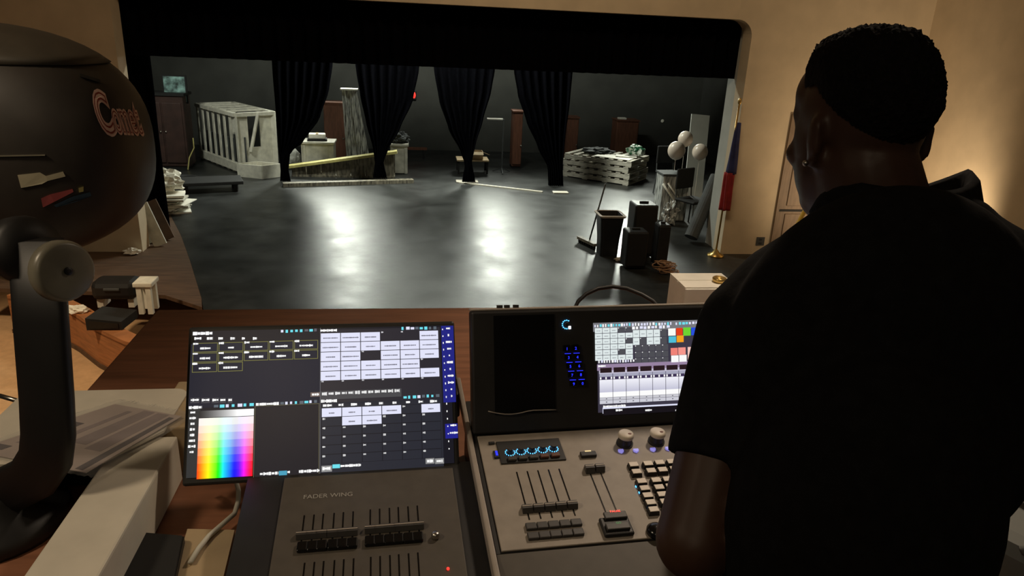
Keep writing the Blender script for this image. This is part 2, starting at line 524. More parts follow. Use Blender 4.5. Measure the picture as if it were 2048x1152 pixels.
cloth('side_curtain', [(ZS, 5.02), (3, 5.02)], [(ZS, 5.50), (3, 5.50)], 11.4, ZS+0.01, 2.8, 'straight black curtain just inside the right of the stage opening', 'drape', None, 5, 0.05, nz=6)

# ------------------------------------------------------------------ things on the stage, left
# dark prop cabinet with a pale teal picture standing on it
p = G(345, 338)
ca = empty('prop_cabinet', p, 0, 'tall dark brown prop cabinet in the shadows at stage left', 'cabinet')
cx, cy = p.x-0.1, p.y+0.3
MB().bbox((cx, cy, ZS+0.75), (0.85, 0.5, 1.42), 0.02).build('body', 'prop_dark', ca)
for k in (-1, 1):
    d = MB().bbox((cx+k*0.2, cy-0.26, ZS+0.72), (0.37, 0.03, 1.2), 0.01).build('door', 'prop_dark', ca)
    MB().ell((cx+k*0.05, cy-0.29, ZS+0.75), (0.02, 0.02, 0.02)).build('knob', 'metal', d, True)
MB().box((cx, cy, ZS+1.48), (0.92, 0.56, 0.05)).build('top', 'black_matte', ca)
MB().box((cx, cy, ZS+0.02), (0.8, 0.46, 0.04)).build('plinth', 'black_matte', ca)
pc = empty('framed_picture', (cx+0.12, cy-0.05, ZS+1.505), 0, 'square pale teal picture in a dark frame on the prop cabinet', 'picture')
q0, q1 = H(326, 152, cy), H(374, 204, cy)
MB().box(((q0.x+q1.x)/2, cy, (q0.z+q1.z)/2), (q1.x-q0.x+0.06, 0.03, q0.z-q1.z+0.06)).build('frame', 'black_matte', pc)
MB().box(((q0.x+q1.x)/2, cy-0.02, (q0.z+q1.z)/2), (q1.x-q0.x, 0.012, q0.z-q1.z)).build('canvas', 'teal_picture', pc)
for k in (-0.1, 0.1):
    MB().beam((q0.x+0.3+k, cy+0.03, ZS+1.505), (q0.x+0.3+k, cy+0.03, q0.z), 0.03, 0.03).build('strut', 'black_matte', pc)
# bottles / small props visible as faint spots on the cabinet front: a pale enamel pair on a shelf
a, b = G(376, 340), H(386, 276, G(376, 340).y)
tag(MB().tube([a+Vector((0,0,0.01)), a+Vector((0.05, 0, 0.25)), Vector((b.x, a.y, b.z-0.2)), Vector((b.x, a.y, b.z))], 0.012).build('bent_cane', 'yellow_plank'),
    'thin pale bent cane leaning beside the dark prop cabinet', 'cane')

# white slatted frame on the stage floor
K, L_, R_ = G(480, 347), G(404, 317), G(553, 339)
hz = H(478, 227, K.y).z
cg = empty('slatted_frame', K, 0, 'large white painted slatted timber frame standing at stage left', 'set piece')
ht = hz-ZS
for i in range(8):
    t = i/7
    p = K.lerp(L_, t)
    MB().beam((p.x, p.y, ZS), (p.x, p.y, hz), 0.022, 0.085, (K-L_).normalized()).build('post', 'white_paint', cg)
dl = (L_-K)
for i in range(7):
    p = K.lerp(L_, (i+0.5)/7) + Vector((0.13, 0.06, 0))
    h0, h1 = (0.10, 0.52) if i > 1 else (0.05, 0.60)
    a = p-dl*0.06; b = p+dl*0.06
    z0, z1 = ZS+ht*h0, ZS+ht*h1
    MB().prism([(a.x, a.y, z0), (b.x, b.y, z0), (b.x, b.y, z1), (a.x, a.y, z1)], (0.03, 0.012, 0)).build('shade_panel', 'tube_grey', cg)  # coloured dark so the gaps between slats read as shade
MB().beam((K.x, K.y, hz-0.03), (L_.x, L_.y, hz-0.03), 0.1, 0.07).build('top_rail', 'white_paint', cg)
MB().beam((K.x, K.y, hz-0.03), (R_.x, R_.y, hz-0.03), 0.1, 0.07).build('top_rail', 'white_paint', cg)
MB().beam((K.x, K.y, ZS+0.12), (L_.x, L_.y, ZS+0.12), 0.08, 0.16).build('bottom_rail', 'white_paint', cg)
Bk = L_ + (R_-K)
MB().beam((L_.x, L_.y, hz-0.03), (Bk.x, Bk.y, hz-0.03), 0.1, 0.07).build('top_rail', 'white_paint', cg)
MB().beam((R_.x, R_.y, hz-0.03), (Bk.x, Bk.y, hz-0.03), 0.1, 0.07).build('top_rail', 'white_paint', cg)
for i in range(1, 5):
    a = K.lerp(L_, i/5); b = R_.lerp(Bk, i/5)
    MB().beam((a.x, a.y, hz), (b.x, b.y, hz), 0.09, 0.03).build('top_slat', 'white_paint', cg)
dr = R_-K
for t0, t1, z0, z1 in ((0.0, 0.30, 0.0, 1.0), (0.62, 1.0, 0.05, 1.0), (0.30, 0.62, 0.0, 0.42)):
    a = K+dr*t0; b = K+dr*t1
    MB().prism([(a.x, a.y, ZS+ht*z0), (b.x, b.y, ZS+ht*z0), (b.x, b.y, ZS+ht*z1), (a.x, a.y, ZS+ht*z1)], (-0.02, 0.04, 0)).build('front_board', 'white_paint', cg)
a = K+dr*0.34; b = K+dr*0.60
MB().beam((a.x, a.y-0.02, ZS+ht*0.35), (b.x, b.y-0.02, ZS+ht*0.98), 0.05, 0.12, (0, -1, 0)).build('brace', 'white_paint', cg)
MB().beam((Bk.x, Bk.y, ZS), (Bk.x, Bk.y, hz), 0.09, 0.09).build('post', 'white_paint', cg)
MB().beam((R_.x, R_.y, ZS), (R_.x, R_.y, hz), 0.09, 0.09).build('post', 'white_paint', cg)
# low white open box in front of it
q0, q1, q2 = G(487, 354), G(525, 358), G(556, 352)
lb = empty('low_box', q1, 0, 'low white open-topped timber box in front of the slatted frame', 'box')
e1, e2 = (q1-q0), (q2-q1)
e1 = e1.normalized()*0.55; e2 = Vector((0.32, 0.28, 0))
c4 = [q1-e1*1.0, q1, q1+e2, q1-e1+e2]
for i in range(4):
    a, b = c4[i], c4[(i+1) % 4]
    MB().beam((a.x, a.y, ZS+0.13), (b.x, b.y, ZS+0.13), 0.025, 0.26).build('side', 'white_paint', lb)
MB().prism([Vector((p.x, p.y, ZS+0.005)) for p in c4], (0, 0, 0.02)).build('bottom', 'white_dirty', lb)

# heap at the left edge: stacked white sheets, crumpled cloth, tyre-like hoop, low black bench
def crumple(name, c, rad, mname, parent=None, seed=0, amp=0.3, sub=4, fl=0.0):
    bm = bmesh.new()
    bmesh.ops.create_icosphere(bm, subdivisions=sub, radius=1)
    off = Vector((seed*3.7, seed*1.3, seed*2.1))
    vs = []
    for v in bm.verts:
        n = noise.fractal(v.co*2.2+off, 1.0, 2.0, 3)
        r = 1+amp*n
        q = Vector((v.co.x*rad[0]*r, v.co.y*rad[1]*r, max(v.co.z, -0.55)*rad[2]*r))
        vs.append(Vector(c)+q)
    bm.verts.index_update()
    fs = [[v.index for v in f.verts] for f in bm.faces]
    bm.free()
    mz = min(v.z for v in vs)
    for v in vs:
        v.z += c[2]-mz
    return MB().add(vs, fs).build(name, mname, parent)
b0 = G(330, 432)
sx, sy = b0.x-0.05, b0.y+0.25
st = empty('sheet_stack', (sx, sy, ZS), 0, 'untidy stack of white boards at the left edge of the stage', 'stack')
zz = ZS
random.seed(5)
for i in range(13):
    t = random.uniform(0.010, 0.034)
    MB().bbox((sx+random.uniform(-0.1, 0.1), sy+random.uniform(-0.1, 0.1), zz+t/2), (random.uniform(0.35, 0.6), random.uniform(0.3, 0.5), t), 0.002, random.uniform(-0.4, 0.4)).build('sheet', 'paper_bright' if i % 3 == 0 else 'white_dirty', st)
    zz += t+0.004
tag(crumple('crumpled_cloth', (sx-0.05, sy+0.05, zz), (0.30, 0.25, 0.20), 'white_paint', None, 2, 0.55), 'crumpled white cloth heaped on the stack of boards', 'cloth')
hp = G(366, 364)
tag(MB().tube([hp+Vector((0.26*math.cos(a), 0.26*math.sin(a), 0.05)) for a in (2*math.pi*k/24 for k in range(25))], 0.045, 8).build('black_hoop', 'black_matte', None, True), 'black rubber hoop lying on the floor beside the white cloth', 'hoop')
bp = G(395, 392)
bn = empty('low_platform', bp, 0, 'low black platform on the floor in front of the slatted frame', 'platform')
MB().bbox((bp.x+0.1, bp.y+0.5, ZS+0.17), (1.1, 0.6, 0.06), 0.01, 0.3).build('deck', 'black_matte', bn)
for dx in (-0.42, 0.42):
    for dy in (-0.2, 0.2):
        v = Matrix.Rotation(0.3, 3, 'Z') @ Vector((dx, dy, 0))
        MB().box((bp.x+0.1+v.x, bp.y+0.5+v.y, ZS+0.07), (0.07, 0.07, 0.14)).build('leg', 'black_matte', bn)
# boards leaning on the left column
for i, (xb, xt, yt, mt, lab) in enumerate(((322, 282, 408, 'white_dirty', 'worn pale board leaning on the left column, rightmost'), (306, 274, 412, 'white_dirty', 'pale board leaning on the left column, next to the tan face'), (338, 300, 402, 'wood_floor', 'dark thin board leaning behind the pale boards at the left column'))):
    a = G(xb, 492-6*i); t = H(xt, yt, a.y+0.12)
    o = MB().beam((a.x, a.y, ZS+0.01), (t.x, a.y+0.12, t.z), 0.17, 0.025, (0, -1, 0.1)).build('leaning_board', mt)
    tag(o, lab, 'board', 'boards leaning on the left column')
a = G(268, 505)
tag(crumple('paper_scrap', (a.x, a.y-0.08, ZS), (0.10, 0.06, 0.05), 'paper_bright', None, 9, 0.5, 3), 'bright crumpled paper scrap at the foot of the left column', 'paper')
a = H(277, 372, 10.45)
tag(MB().tube([a+Vector((0.0, 0, -0.32)), a+Vector((-0.03, 0, -0.15)), a+Vector((0.04, 0, 0.0)), a+Vector((-0.01, 0, 0.14))], [0.05, 0.10, 0.07, 0.03], 8).build('red_sash', 'flag_red', None, True), 'dark red cloth sash hanging by the left curtain', 'cloth')

# ------------------------------------------------------------------ things behind the drapes, centre
def fbox(xl, xr, yb, dep):
    a, b = G(xl, yb), G(xr, yb)
    y = (a.y+b.y)/2
    return a.x, b.x, y, y+dep
def zt(x, yy, Y):
    return H(x, yy, Y).z
# white crate
def crate(name, xl, xr, yb, yt, dep, label, mname='white_dirty'):
    x0, x1, y0, y1 = fbox(xl, xr, yb, dep)
    z1 = zt((xl+xr)/2, yt, y0)
    c = empty(name, ((x0+x1)/2, (y0+y1)/2, ZS), 0, label, 'crate')
    MB().bbox(((x0+x1)/2, (y0+y1)/2, (ZS+z1)/2-0.02), (x1-x0, y1-y0, z1-ZS-0.06), 0.01).build('body', mname, c)
    MB().bbox(((x0+x1)/2, (y0+y1)/2, z1-0.025), (x1-x0+0.05, y1-y0+0.05, 0.05), 0.01).build('lid', mname, c)
    for k in (0.1, 0.9):
        MB().box((x0+(x1-x0)*k, y0-0.008, (ZS+z1)/2-0.03), (0.05, 0.016, z1-ZS-0.08)).build('batten', mname, c)
    return c, (x0+x1)/2, (y0+y1)/2, z1
_, cxx, cyy, z1 = crate('white_crate', 604, 669, 345, 284, 0.5, 'white crate holding a small parcel, behind the yellow-edged trough')
pk = empty('small_parcel', (cxx-0.05, cyy, z1), 0, 'small pale parcel lying on top of the left white crate', 'parcel')
MB().bbox((cxx-0.02, cyy, z1+0.09), (0.34, 0.25, 0.10), 0.02, 0.1).build('wrap', 'paper_bright', pk)
MB().box((cxx-0.02, cyy, z1+0.02), (0.40, 0.3, 0.04), 0.1).build('tray', 'black_matte', pk)
MB().box((cxx-0.02, cyy-0.0, z1+0.143), (0.05, 0.24, 0.005), 0.1).build('tape', 'cardboard', pk)
_, cxx, cyy, z1 = crate('white_crate', 781, 815, 348, 288, 0.4, 'white crate topped with dark cloth, right of the trough')
tag(crumple('dark_cloth', (cxx, cyy, z1), (0.2, 0.17, 0.12), 'tube_grey', None, 4, 0.5), 'crumpled dark grey cloth on the right white crate', 'cloth')
# gray low sack left of crate
a = G(585, 336)
tag(crumple('grey_sack', (a.x-0.02, a.y+0.02, ZS), (0.20, 0.16, 0.26), 'wall_grey', None, 6, 0.2), 'slumped pale grey sack between the drape and the white crate', 'sack')
# brown cabinets
def cabinet(xl, xr, yb, yt, dep, label, Y=None):
    x0, x1, y0, y1 = fbox(xl, xr, yb, dep)
    if Y:
        x0, x1 = H(xl, yb, Y).x, H(xr, yb, Y).x
        y0, y1 = Y, Y+dep
    z1 = zt((xl+xr)/2, yt, y0)
    c = empty('brown_cabinet', ((x0+x1)/2, (y0+y1)/2, ZS), 0, label, 'cabinet')
    xm, ym, W_ = (x0+x1)/2, (y0+y1)/2, x1-x0
    MB().bbox((xm, ym, (ZS+z1)/2+0.03), (W_, dep, z1-ZS-0.06), 0.012).build('body', 'brown_door', c)
    MB().box((xm, ym, ZS+0.03), (W_*0.94, dep*0.9, 0.06)).build('plinth', 'black_matte', c)
    d = MB().bbox((xm, y0-0.012, (ZS+z1)/2+0.03), (W_*0.92, 0.024, z1-ZS-0.16), 0.008).build('door', 'brown_door', c)
    MB().ell((x1-W_*0.14, y0-0.04, (ZS+z1)/2-0.1), (0.02, 0.02, 0.02), None, 10, 8).build('knob', 'metal', d, True)
    MB().box((xm, ym-0.01, z1+0.012), (W_+0.04, dep+0.05, 0.025)).build('top', 'brown_door', c)
    return c, xm, ym, z1+0.025
cabinet(651, 695, 326, 207, 0.45, 'tall reddish brown cabinet beside the plastic-wrapped roll')
cabinet(1023, 1041, 338, 224, 0.4, 'narrow dark red-brown cabinet glimpsed between the two right-hand drapes')
cabinet(1130, 1152, 325, 236, 0.4, 'narrow brown cabinet just right of the rightmost tied-in drape')
_, xm, ym, z1 = cabinet(1228, 1270, 322, 242, 0.45, 'brown cabinet standing behind the pallet stack')
pp = MB().bbox((xm-0.12, ym-0.05, z1+0.02), (0.2, 0.15, 0.04), 0.006)
tag(pp.build('white_booklet', 'paper_bright'), 'small white booklet lying on the cabinet behind the pallets', 'booklet')
# plastic wrapped upright roll
x0, x1, y0, y1 = fbox(694, 744, 336, 0.4)
z1 = zt(690, 180, y0)
tx0, tx1 = H(683, 180, y0).x, H(713, 180, y0).x
ro = empty('wrapped_flat', ((x0+x1)/2, y0+0.15, ZS), 0, 'tall upright flats wrapped in shiny clear plastic at centre stage', 'wrapped flats')
random.seed(3)
for k in range(4):
    f0, f1 = k/4, (k+0.92)/4
    bx0, bx1 = x0+(x1-x0)*f0, x0+(x1-x0)*f1
    ux0, ux1 = tx0+(tx1-tx0)*f0, tx0+(tx1-tx0)*f1
    yy = y0+random.uniform(0, 0.12)
    MB().prism([(bx0, yy, ZS), (bx1, yy, ZS), (ux1, yy, z1), (ux0, yy, z1)], (0, 0.05, 0)).build('flat', 'plastic_sheet', ro)
MB().box(((tx0+tx1)/2, y0+0.06, z1+0.015), (tx1-tx0+0.05, 0.25, 0.03)).build('top_batten', 'paper_bright', ro)
# trough with yellow plank edge
x0, x1 = G(578, 361).x, G(790, 353).x
yq = 15.05
tr = empty('prop_trough', ((x0+x1)/2, yq, ZS), 0, 'long low murky trough with a sloping yellow top plank between two drapes', 'trough')
za, zb = zt(588, 334, yq), zt(795, 304, yq)
random.seed(11)
npan = 7
for k in range(npan):
    a, b = k/npan, (k+0.93)/npan
    xa, xb = x0+(x1-x0)*a, x0+(x1-x0)*b
    ha, hb = za+(zb-za)*a-0.03, za+(zb-za)*b-0.03
    MB().prism([(xa, yq, ZS+0.03), (xb, yq, ZS+0.03), (xb, yq, hb), (xa, yq, ha)], (0, 0.03, 0)).build('side_panel', 'murky_panel', tr)
MB().beam((x0-0.08, yq+0.04, za), (x1+0.05, yq+0.04, zb), 0.22, 0.05).build('top_plank', 'yellow_plank', tr)
MB().box(((x0+x1)/2, yq+0.2, ZS+0.02), (x1-x0, 0.45, 0.04)).build('base', 'murky_panel', tr)
MB().prism([(x0, yq+0.4, ZS+0.03), (x1, yq+0.4, ZS+0.03), (x1, yq+0.4, zb-0.05), (x0, yq+0.4, za-0.05)], (0, 0.03, 0)).build('back_panel', 'murky_panel', tr)
# boards on the floor in front of the drapes
a, b = G(566, 373), G(826, 365)
o = MB().beam((a.x, a.y, ZS+0.035), (b.x, b.y, ZS+0.035), 0.14, 0.07).build('floor_plank', 'murky_panel')
tag(o, 'long brown plank lying on the floor under the two left drapes', 'plank')
a, b = G(918, 366), G(1085, 385)
tag(MB().beam((a.x, a.y, ZS+0.012), (b.x, b.y, ZS+0.012), 0.05, 0.024).build('floor_batten', 'paper'), 'thin pale batten lying on the floor between the two right drapes', 'batten')
a = G(934, 364)
tag(MB().bbox((a.x, a.y, ZS+0.012), (0.45, 0.22, 0.024), 0.005).build('floor_weight', 'paper'), 'small pale plate under the foot of the third drape', 'plate')
a = G(1122, 387)
tag(MB().bbox((a.x, a.y+0.05, ZS+0.012), (0.30, 0.16, 0.024), 0.005).build('floor_weight', 'paper'), 'small pale plate under the foot of the rightmost drape', 'plate')
# red indicator lamp on the back wall, with its box
a = H(828, 190, 18.78)
lp = empty('indicator_lamp', a, 0, 'small glowing red indicator lamp on the dark back wall', 'lamp')
MB().bbox((a.x, 18.77, a.z), (0.12, 0.06, 0.22), 0.01).build('housing', 'black_plastic', lp)
MB().ell((a.x, 18.73, a.z), (0.04, 0.03, 0.075)).build('lens', 'led_red', lp, True)
a = H(1325, 242, 18.78)
tag(MB().lathe((a.x, 18.79, a.z), [(0.035, 0), (0.045, 0.01), (0.03, 0.02)], 12, Matrix.Rotation(math.pi/2, 3, 'X')).build('wall_button', 'paper_bright', origin=a), 'tiny pale round button on the dark back wall above the balloons', 'button')
a = H(830, 297, 17.5)
bt = empty('barre_stand', (a.x, 17.5, ZS), 0, 'dim brown horizontal barre on two posts behind the drapes', 'barre')
MB().beam((a.x-0.28, 17.5, a.z), (a.x+0.28, 17.5, a.z), 0.06, 0.06).build('rail', 'brown_door', bt)
for k in (-0.2, 0.2):
    MB().beam((a.x+k, 17.5, ZS), (a.x+k, 17.5, a.z-0.02), 0.04, 0.04).build('post', 'black_matte', bt)
# costume rail: lit bar on a thin pole
a = G(1003, 345)
b = H(990, 238, a.y)
rk = empty('pole_stand', (a.x, a.y, ZS), 0, 'thin metal pole stand with a bright top bar between the drapes', 'stand')
MB().tube([(a.x, a.y, ZS), (a.x, a.y, b.z)], 0.014).build('pole', 'tube_grey', rk)
MB().beam((b.x-0.17, a.y, b.z), (b.x+0.17, a.y, b.z+0.0), 0.04, 0.03).build('top_bar', 'paper_bright', rk)
for k in range(3):
    an = k*2.1+0.5
    MB().beam((a.x, a.y, ZS+0.1), (a.x+0.22*math.cos(an), a.y+0.22*math.sin(an), ZS+0.01), 0.02, 0.02).build('foot', 'tube_grey', rk)
# little table with cardboard
x0, x1, y0, y1 = fbox(914, 977, 350, 0.5)
zt_ = zt(945, 322, y0)
tb = empty('small_table', ((x0+x1)/2, (y0+y1)/2, ZS), 0, 'small low table behind the third drape', 'table')
MB().box(((x0+x1)/2, (y0+y1)/2, zt_), (x1-x0, y1-y0, 0.03)).build('top', 'cardboard', tb)
for dx in (0.05, 0.95):
    for dy in (0.08, 0.92):
        MB().box((x0+(x1-x0)*dx, y0+(y1-y0)*dy, (ZS+zt_)/2), (0.04, 0.04, zt_-ZS-0.03)).build('leg', 'black_matte', tb)
cbx = empty('cardboard_box', ((x0+x1)/2+0.05, (y0+y1)/2, zt_+0.015), 0, 'open brown cardboard box on the small low table', 'box')
mx, my = (x0+x1)/2+0.06, (y0+y1)/2
for sx_, sy_, wx, wy in ((0, -0.14, 0.32, 0.01), (0, 0.14, 0.32, 0.01), (-0.155, 0, 0.01, 0.28), (0.155, 0, 0.01, 0.28)):
    MB().box((mx+sx_, my+sy_, zt_+0.015+0.08), (wx, wy, 0.16)).build('side', 'cardboard', cbx)
MB().beam((mx+0.16, my-0.14, zt_+0.175), (mx+0.30, my-0.14, zt_+0.12), 0.01, 0.01).build('flap_edge', 'cardboard', cbx)
MB().prism([(mx-0.16, my-0.145, zt_+0.175), (mx+0.16, my-0.145, zt_+0.175), (mx+0.16, my-0.27, zt_+0.13), (mx-0.16, my-0.27, zt_+0.13)], (0, 0, 0.006)).build('flap', 'cardboard', cbx)
# ------------------------------------------------------------------ pallet stack
pc0, pc1, pc2 = G(1256, 372), G(1124, 352), G(1297, 358)
e1 = (pc1-pc0); e1.z = 0
ux = e1.normalized()
uy = Vector((-ux.y, ux.x, 0))
if uy.y < 0: uy = -uy
LX, LY = e1.length, max(0.8, min(1.2, (pc2-pc0).length))
rz = math.atan2(ux.y, ux.x)
htop = zt(1256, 323, pc0.y)-ZS
NP = 4
ph = htop/NP
lp_ = bpy.data.meshes
def unit(name, size, mname):
    o = MB().box((0, 0, 0), size)
    me = bpy.data.meshes.new(name)
    me.from_pydata([tuple(v) for v in o.v], [], o.f)
    me.materials.append(MATS[mname])
    return me
deck_me = unit('deck_board', (0.105, LY, 0.022), 'pallet_wood')
str_me = unit('stringer', (LX, 0.04, ph-0.05), 'pallet_wood')
blk_me = unit('bottom_board', (0.12, LY, 0.018), 'pallet_wood')
for k, lab in enumerate(('bottom pallet of the grey pallet stack, on the stage floor', 'second pallet from the bottom of the grey stack', 'third pallet from the bottom of the grey stack', 'topmost grey pallet of the stack, under the white sheets')):
    c = pc0+ux*LX/2+uy*LY/2
    j = 0.02*math.sin(k*2.4)
    pl = empty('wooden_pallet', (c.x+j, c.y-j, ZS+k*ph), rz+0.01*math.sin(k*5), lab, 'pallet', 'pallets in the stack')
    def put(nm, me, loc):
        o = bpy.data.objects.new(nm, me)
        COL.objects.link(o)
        o.parent = pl
        o.location = loc
    sgn = 1 if uy.dot(Matrix.Rotation(rz, 3, 'Z') @ Vector((0, 1, 0))) > 0 else -1
    for i in range(8):
        put('deck_board', deck_me, (-LX/2+0.06+i*(LX-0.12)/7, 0, ph-0.013))
    for yy in (-LY/2+0.022, 0, LY/2-0.022):
        put('stringer', str_me, (0, yy, 0.018+(ph-0.05)/2+0.002))
    for i in range(4):
        put('bottom_board', blk_me, (-LX/2+0.07+i*(LX-0.14)/3, 0, 0.0105))
zt4 = ZS+htop
def onst(a, b):
    return pc0+ux*LX*a+uy*LY*b
for i, (a, b, sx_, sy_, r, lab) in enumerate(((0.30, 0.25, 0.80, 0.42, 0.05, 'large white sheet on the front of the pallet stack'), (0.75, 0.7, 0.5, 0.3, -0.2, 'white sheet at the far left of the pallet stack'), (0.18, 0.42, 0.45, 0.28, 0.35, 'white sheet beside the green bag on the pallets'))):
    p = onst(a, b)
    tag(MB().bbox((p.x, p.y, zt4+0.008+0.010*i), (sx_, sy_, 0.012), 0.003, rz+r).build('white_sheet', 'paper_bright'), lab, 'sheet', 'sheets on the pallet stack')
p = onst(0.10, 0.62)
tag(crumple('plastic_bag', (p.x, p.y, zt4+0.03), (0.17, 0.14, 0.12), 'green_bag', None, 8, 0.5), 'crumpled green and white plastic bag on the pallet stack', 'bag')
p = onst(0.62, 0.45)
tag(crumple('grey_rag', (p.x, p.y, zt4+0.004), (0.3, 0.2, 0.07), 'tube_grey', None, 12, 0.5), 'flat crumpled grey rag in the middle of the pallet stack', 'rag')

# ------------------------------------------------------------------ right side of the stage
# balloons on a stand
yb_ = 12.6
for x, y, r, lab in ((1353, 301, 17, 'pale round balloon, lowest on the left of the three'), (1371, 278, 14.5, 'pale round balloon, topmost of the three'), (1400, 304, 15, 'pale round balloon in front of the leaning white board')):
    yb_ = {1353: 12.3, 1371: 12.75, 1400: 12.5}[x]
    c = H(x, y, yb_)
    R_b = r*(c-CAM).length/FPX*0.98
    bl = empty('balloon', (c.x, c.y, c.z-R_b*1.15), 0, lab, 'balloon', 'balloons at stage right')
    MB().ell(c, (R_b, R_b, R_b*1.06), None, 24, 18).build('skin', 'balloon', bl, True)
    MB().lathe((c.x, c.y, c.z-R_b*1.14), [(0.012, 0), (0.020, 0.01), (0.008, 0.03)], 8).build('knot', 'balloon', bl)
    MB().tube([(c.x, c.y, c.z-R_b*1.12), (c.x+0.004, c.y, (c.z+ZS)/2), (c.x, c.y, ZS+0.02)], 0.004, 5).build('string', 'paper', bl)
# leaning white board
a, b = H(1398, 330, 13.2), H(1409, 232, 13.3)
tag(MB().beam((a.x-0.08, 13.1, ZS+0.01), (b.x, 13.5, b.z), 0.36, 0.03, (0, -1, 0.2)).build('scenery_flat', 'wall_grey'), 'tall pale grey panel leaning behind the balloons', 'panel')
# flag on a pole by the right proscenium
a = G(1441, 497)
fx, fy = a.x-0.02, YP-0.10
fy = 9.70
fx = H(1441, 440, fy).x
fl = empty('flag_stand', (fx, fy, ZS), 0, 'red and blue flag hanging on a gold pole at the right of the stage', 'flag')
tp = H(1474, 190, fy)
MB().tube([(fx, fy, ZS+0.05), (fx+0.03, fy, 0.9)], 0.014).build('pole', 'gold', fl, True)
MB().lathe((fx, fy, ZS), [(0.12, 0), (0.12, 0.02), (0.06, 0.05), (0.02, 0.10)], 16).build('base', 'gold', fl, True)
def furl(z0, z1, r0, r1, cx, cy, seed):
    m = MB()
    rs = []
    for i in range(14):
        z = z0+(z1-z0)*i/13
        r = r0+(r1-r0)*i/13
        rs.append([Vector((cx+(r*(1+0.35*math.sin(5*a+seed+z*3)))*math.cos(a), cy+(r*0.8*(1+0.35*math.sin(5*a+seed+z*3)))*math.sin(a), z)) for a in (2*math.pi*k/30 for k in range(30))])
    return m.rings(rs)
za_, zb_, zc_ = H(1452, 420, fy).z, H(1458, 345, fy).z, H(1466, 245, fy).z
furl(za_, zb_, 0.068, 0.062, fx+0.04, fy, 1).build('red_cloth', 'flag_red', fl, True)
furl(zb_-0.02, zc_, 0.062, 0.03, fx+0.055, fy, 2).build('blue_cloth', 'flag_blue', fl, True)
MB().ell((fx+0.03, fy, 0.93), (0.025, 0.025, 0.05)).build('finial', 'gold', fl, True)
# grey carpet roll leaning
a, b = G(1384, 486), H(1430, 350, 10.9)
tag(MB().tube([(a.x-0.03, a.y, ZS+0.09), (b.x-0.03, 10.75, b.z)], 0.105, 18).build('carpet_roll', 'tube_grey', None, False), 'dark grey carpet roll leaning beside the flag', 'roll')
# plastic-wrapped bundle with white tubes
x0, x1, y0, y1 = fbox(1318, 1368, 442, 0.35)
z1 = zt(1340, 350, y0)
wb = empty('wrapped_bundle', ((x0+x1)/2, (y0+y1)/2, ZS), 0, 'clear plastic tub with white tubes sticking out at stage right', 'tub')
MB().box(((x0+x1)/2, (y0+y1)/2, ZS+0.02), (x1-x0, 0.35, 0.03)).build('base', 'murky_panel', wb)
xm, ym = (x0+x1)/2, (y0+y1)/2
for nx, ny, wx, wy in ((0, -0.175, x1-x0, 0.008), (0, 0.175, x1-x0, 0.008), (-(x1-x0)/2, 0, 0.008, 0.35), ((x1-x0)/2, 0, 0.008, 0.35)):
    MB().box((xm+nx, ym+ny, (ZS+z1)/2), (wx, wy, z1-ZS-0.02)).build('wall', 'plastic_sheet', wb)
MB().box((xm, ym, z1), (x1-x0+0.04, 0.39, 0.03)).build('lid', 'tube_grey', wb)
for k, (xa, ya, xb, yb) in enumerate(((1326, 368, 1352, 408), (1336, 366, 1362, 406))):
    p, q = H(xa, ya, y0-0.03), H(xb, yb, y0-0.04)
    MB().tube([p, q], 0.016).build('white_tube', 'paper_bright', wb, True)
tag(crumple('plastic_wrap', (xm-0.14, y0-0.24, ZS), (0.12, 0.10, 0.22), 'plastic_sheet', None, 14, 0.6), 'crumpled shiny plastic wrapping next to the tub', 'plastic')
# black chair with music stand behind
def black_chair(x, y, rz, label):
    c = empty('black_chair', (x, y, ZS), rz, label, 'chair', 'black chairs at stage right')
    def lm(fn, nm, mt='black_matte'):
        mb = MB(); fn(mb); return mb.build(nm, mt, c, local=True)
    lm(lambda m: m.bbox((0, 0, 0.45), (0.44, 0.42, 0.05), 0.02), 'seat')
    lm(lambda m: m.bbox((0, 0.22, 0.78), (0.42, 0.04, 0.34), 0.02), 'backrest')
    for sx_ in (-1, 1):
        for sy_ in (-1, 1):
            lm(lambda m: m.tube([(sx_*0.19, sy_*0.18, 0.43), (sx_*0.21, sy_*0.21, 0.0)], 0.012), 'leg', 'tube_grey')
        lm(lambda m: m.tube([(sx_*0.19, 0.2, 0.43), (sx_*0.19, 0.23, 0.7)], 0.012), 'back_post', 'tube_grey')
a = G(1392, 462)
black_chair(a.x, a.y+0.30, 0.5, 'black chair between the plastic tub and the carpet roll, nearer one')
a = G(1340, 392)
black_chair(a.x-0.02, a.y+0.1, 0.2, 'black chair behind the nearer black chair at stage right')
# trash bin
a, b = G(1196, 512), G(1241, 516)
bx, by = (a.x+b.x)/2, (a.y+b.y)/2+0.15
z1 = zt(1218, 432, by-0.15)
tb_ = empty('waste_bin', (bx, by, ZS), 0, 'dark square waste bin with a pale rim, broom leaning on it', 'bin')
wb0, wt0 = 0.26, 0.34
hh = z1-ZS
def ringsq(w, d, z, r=0.04):
    pts = []
    for cx_, cy_, a0 in ((w/2-r, d/2-r, 0), (-w/2+r, d/2-r, 90), (-w/2+r, -d/2+r, 180), (w/2-r, -d/2+r, 270)):
        for k in range(4):
            t = math.radians(a0+30*k)
            pts.append(Vector((bx+cx_+r*math.cos(t), by+cy_+r*math.sin(t), z)))
    return pts
MB().rings([ringsq(wb0, wb0, ZS), ringsq(wb0*1.06, wb0*1.06, ZS+hh*0.4), ringsq(wt0, wt0, z1), ringsq(wt0-0.03, wt0-0.03, z1), ringsq(wb0-0.02, wb0-0.02, ZS+hh*0.5)], cap=False).build('body', 'bin_plastic', tb_)
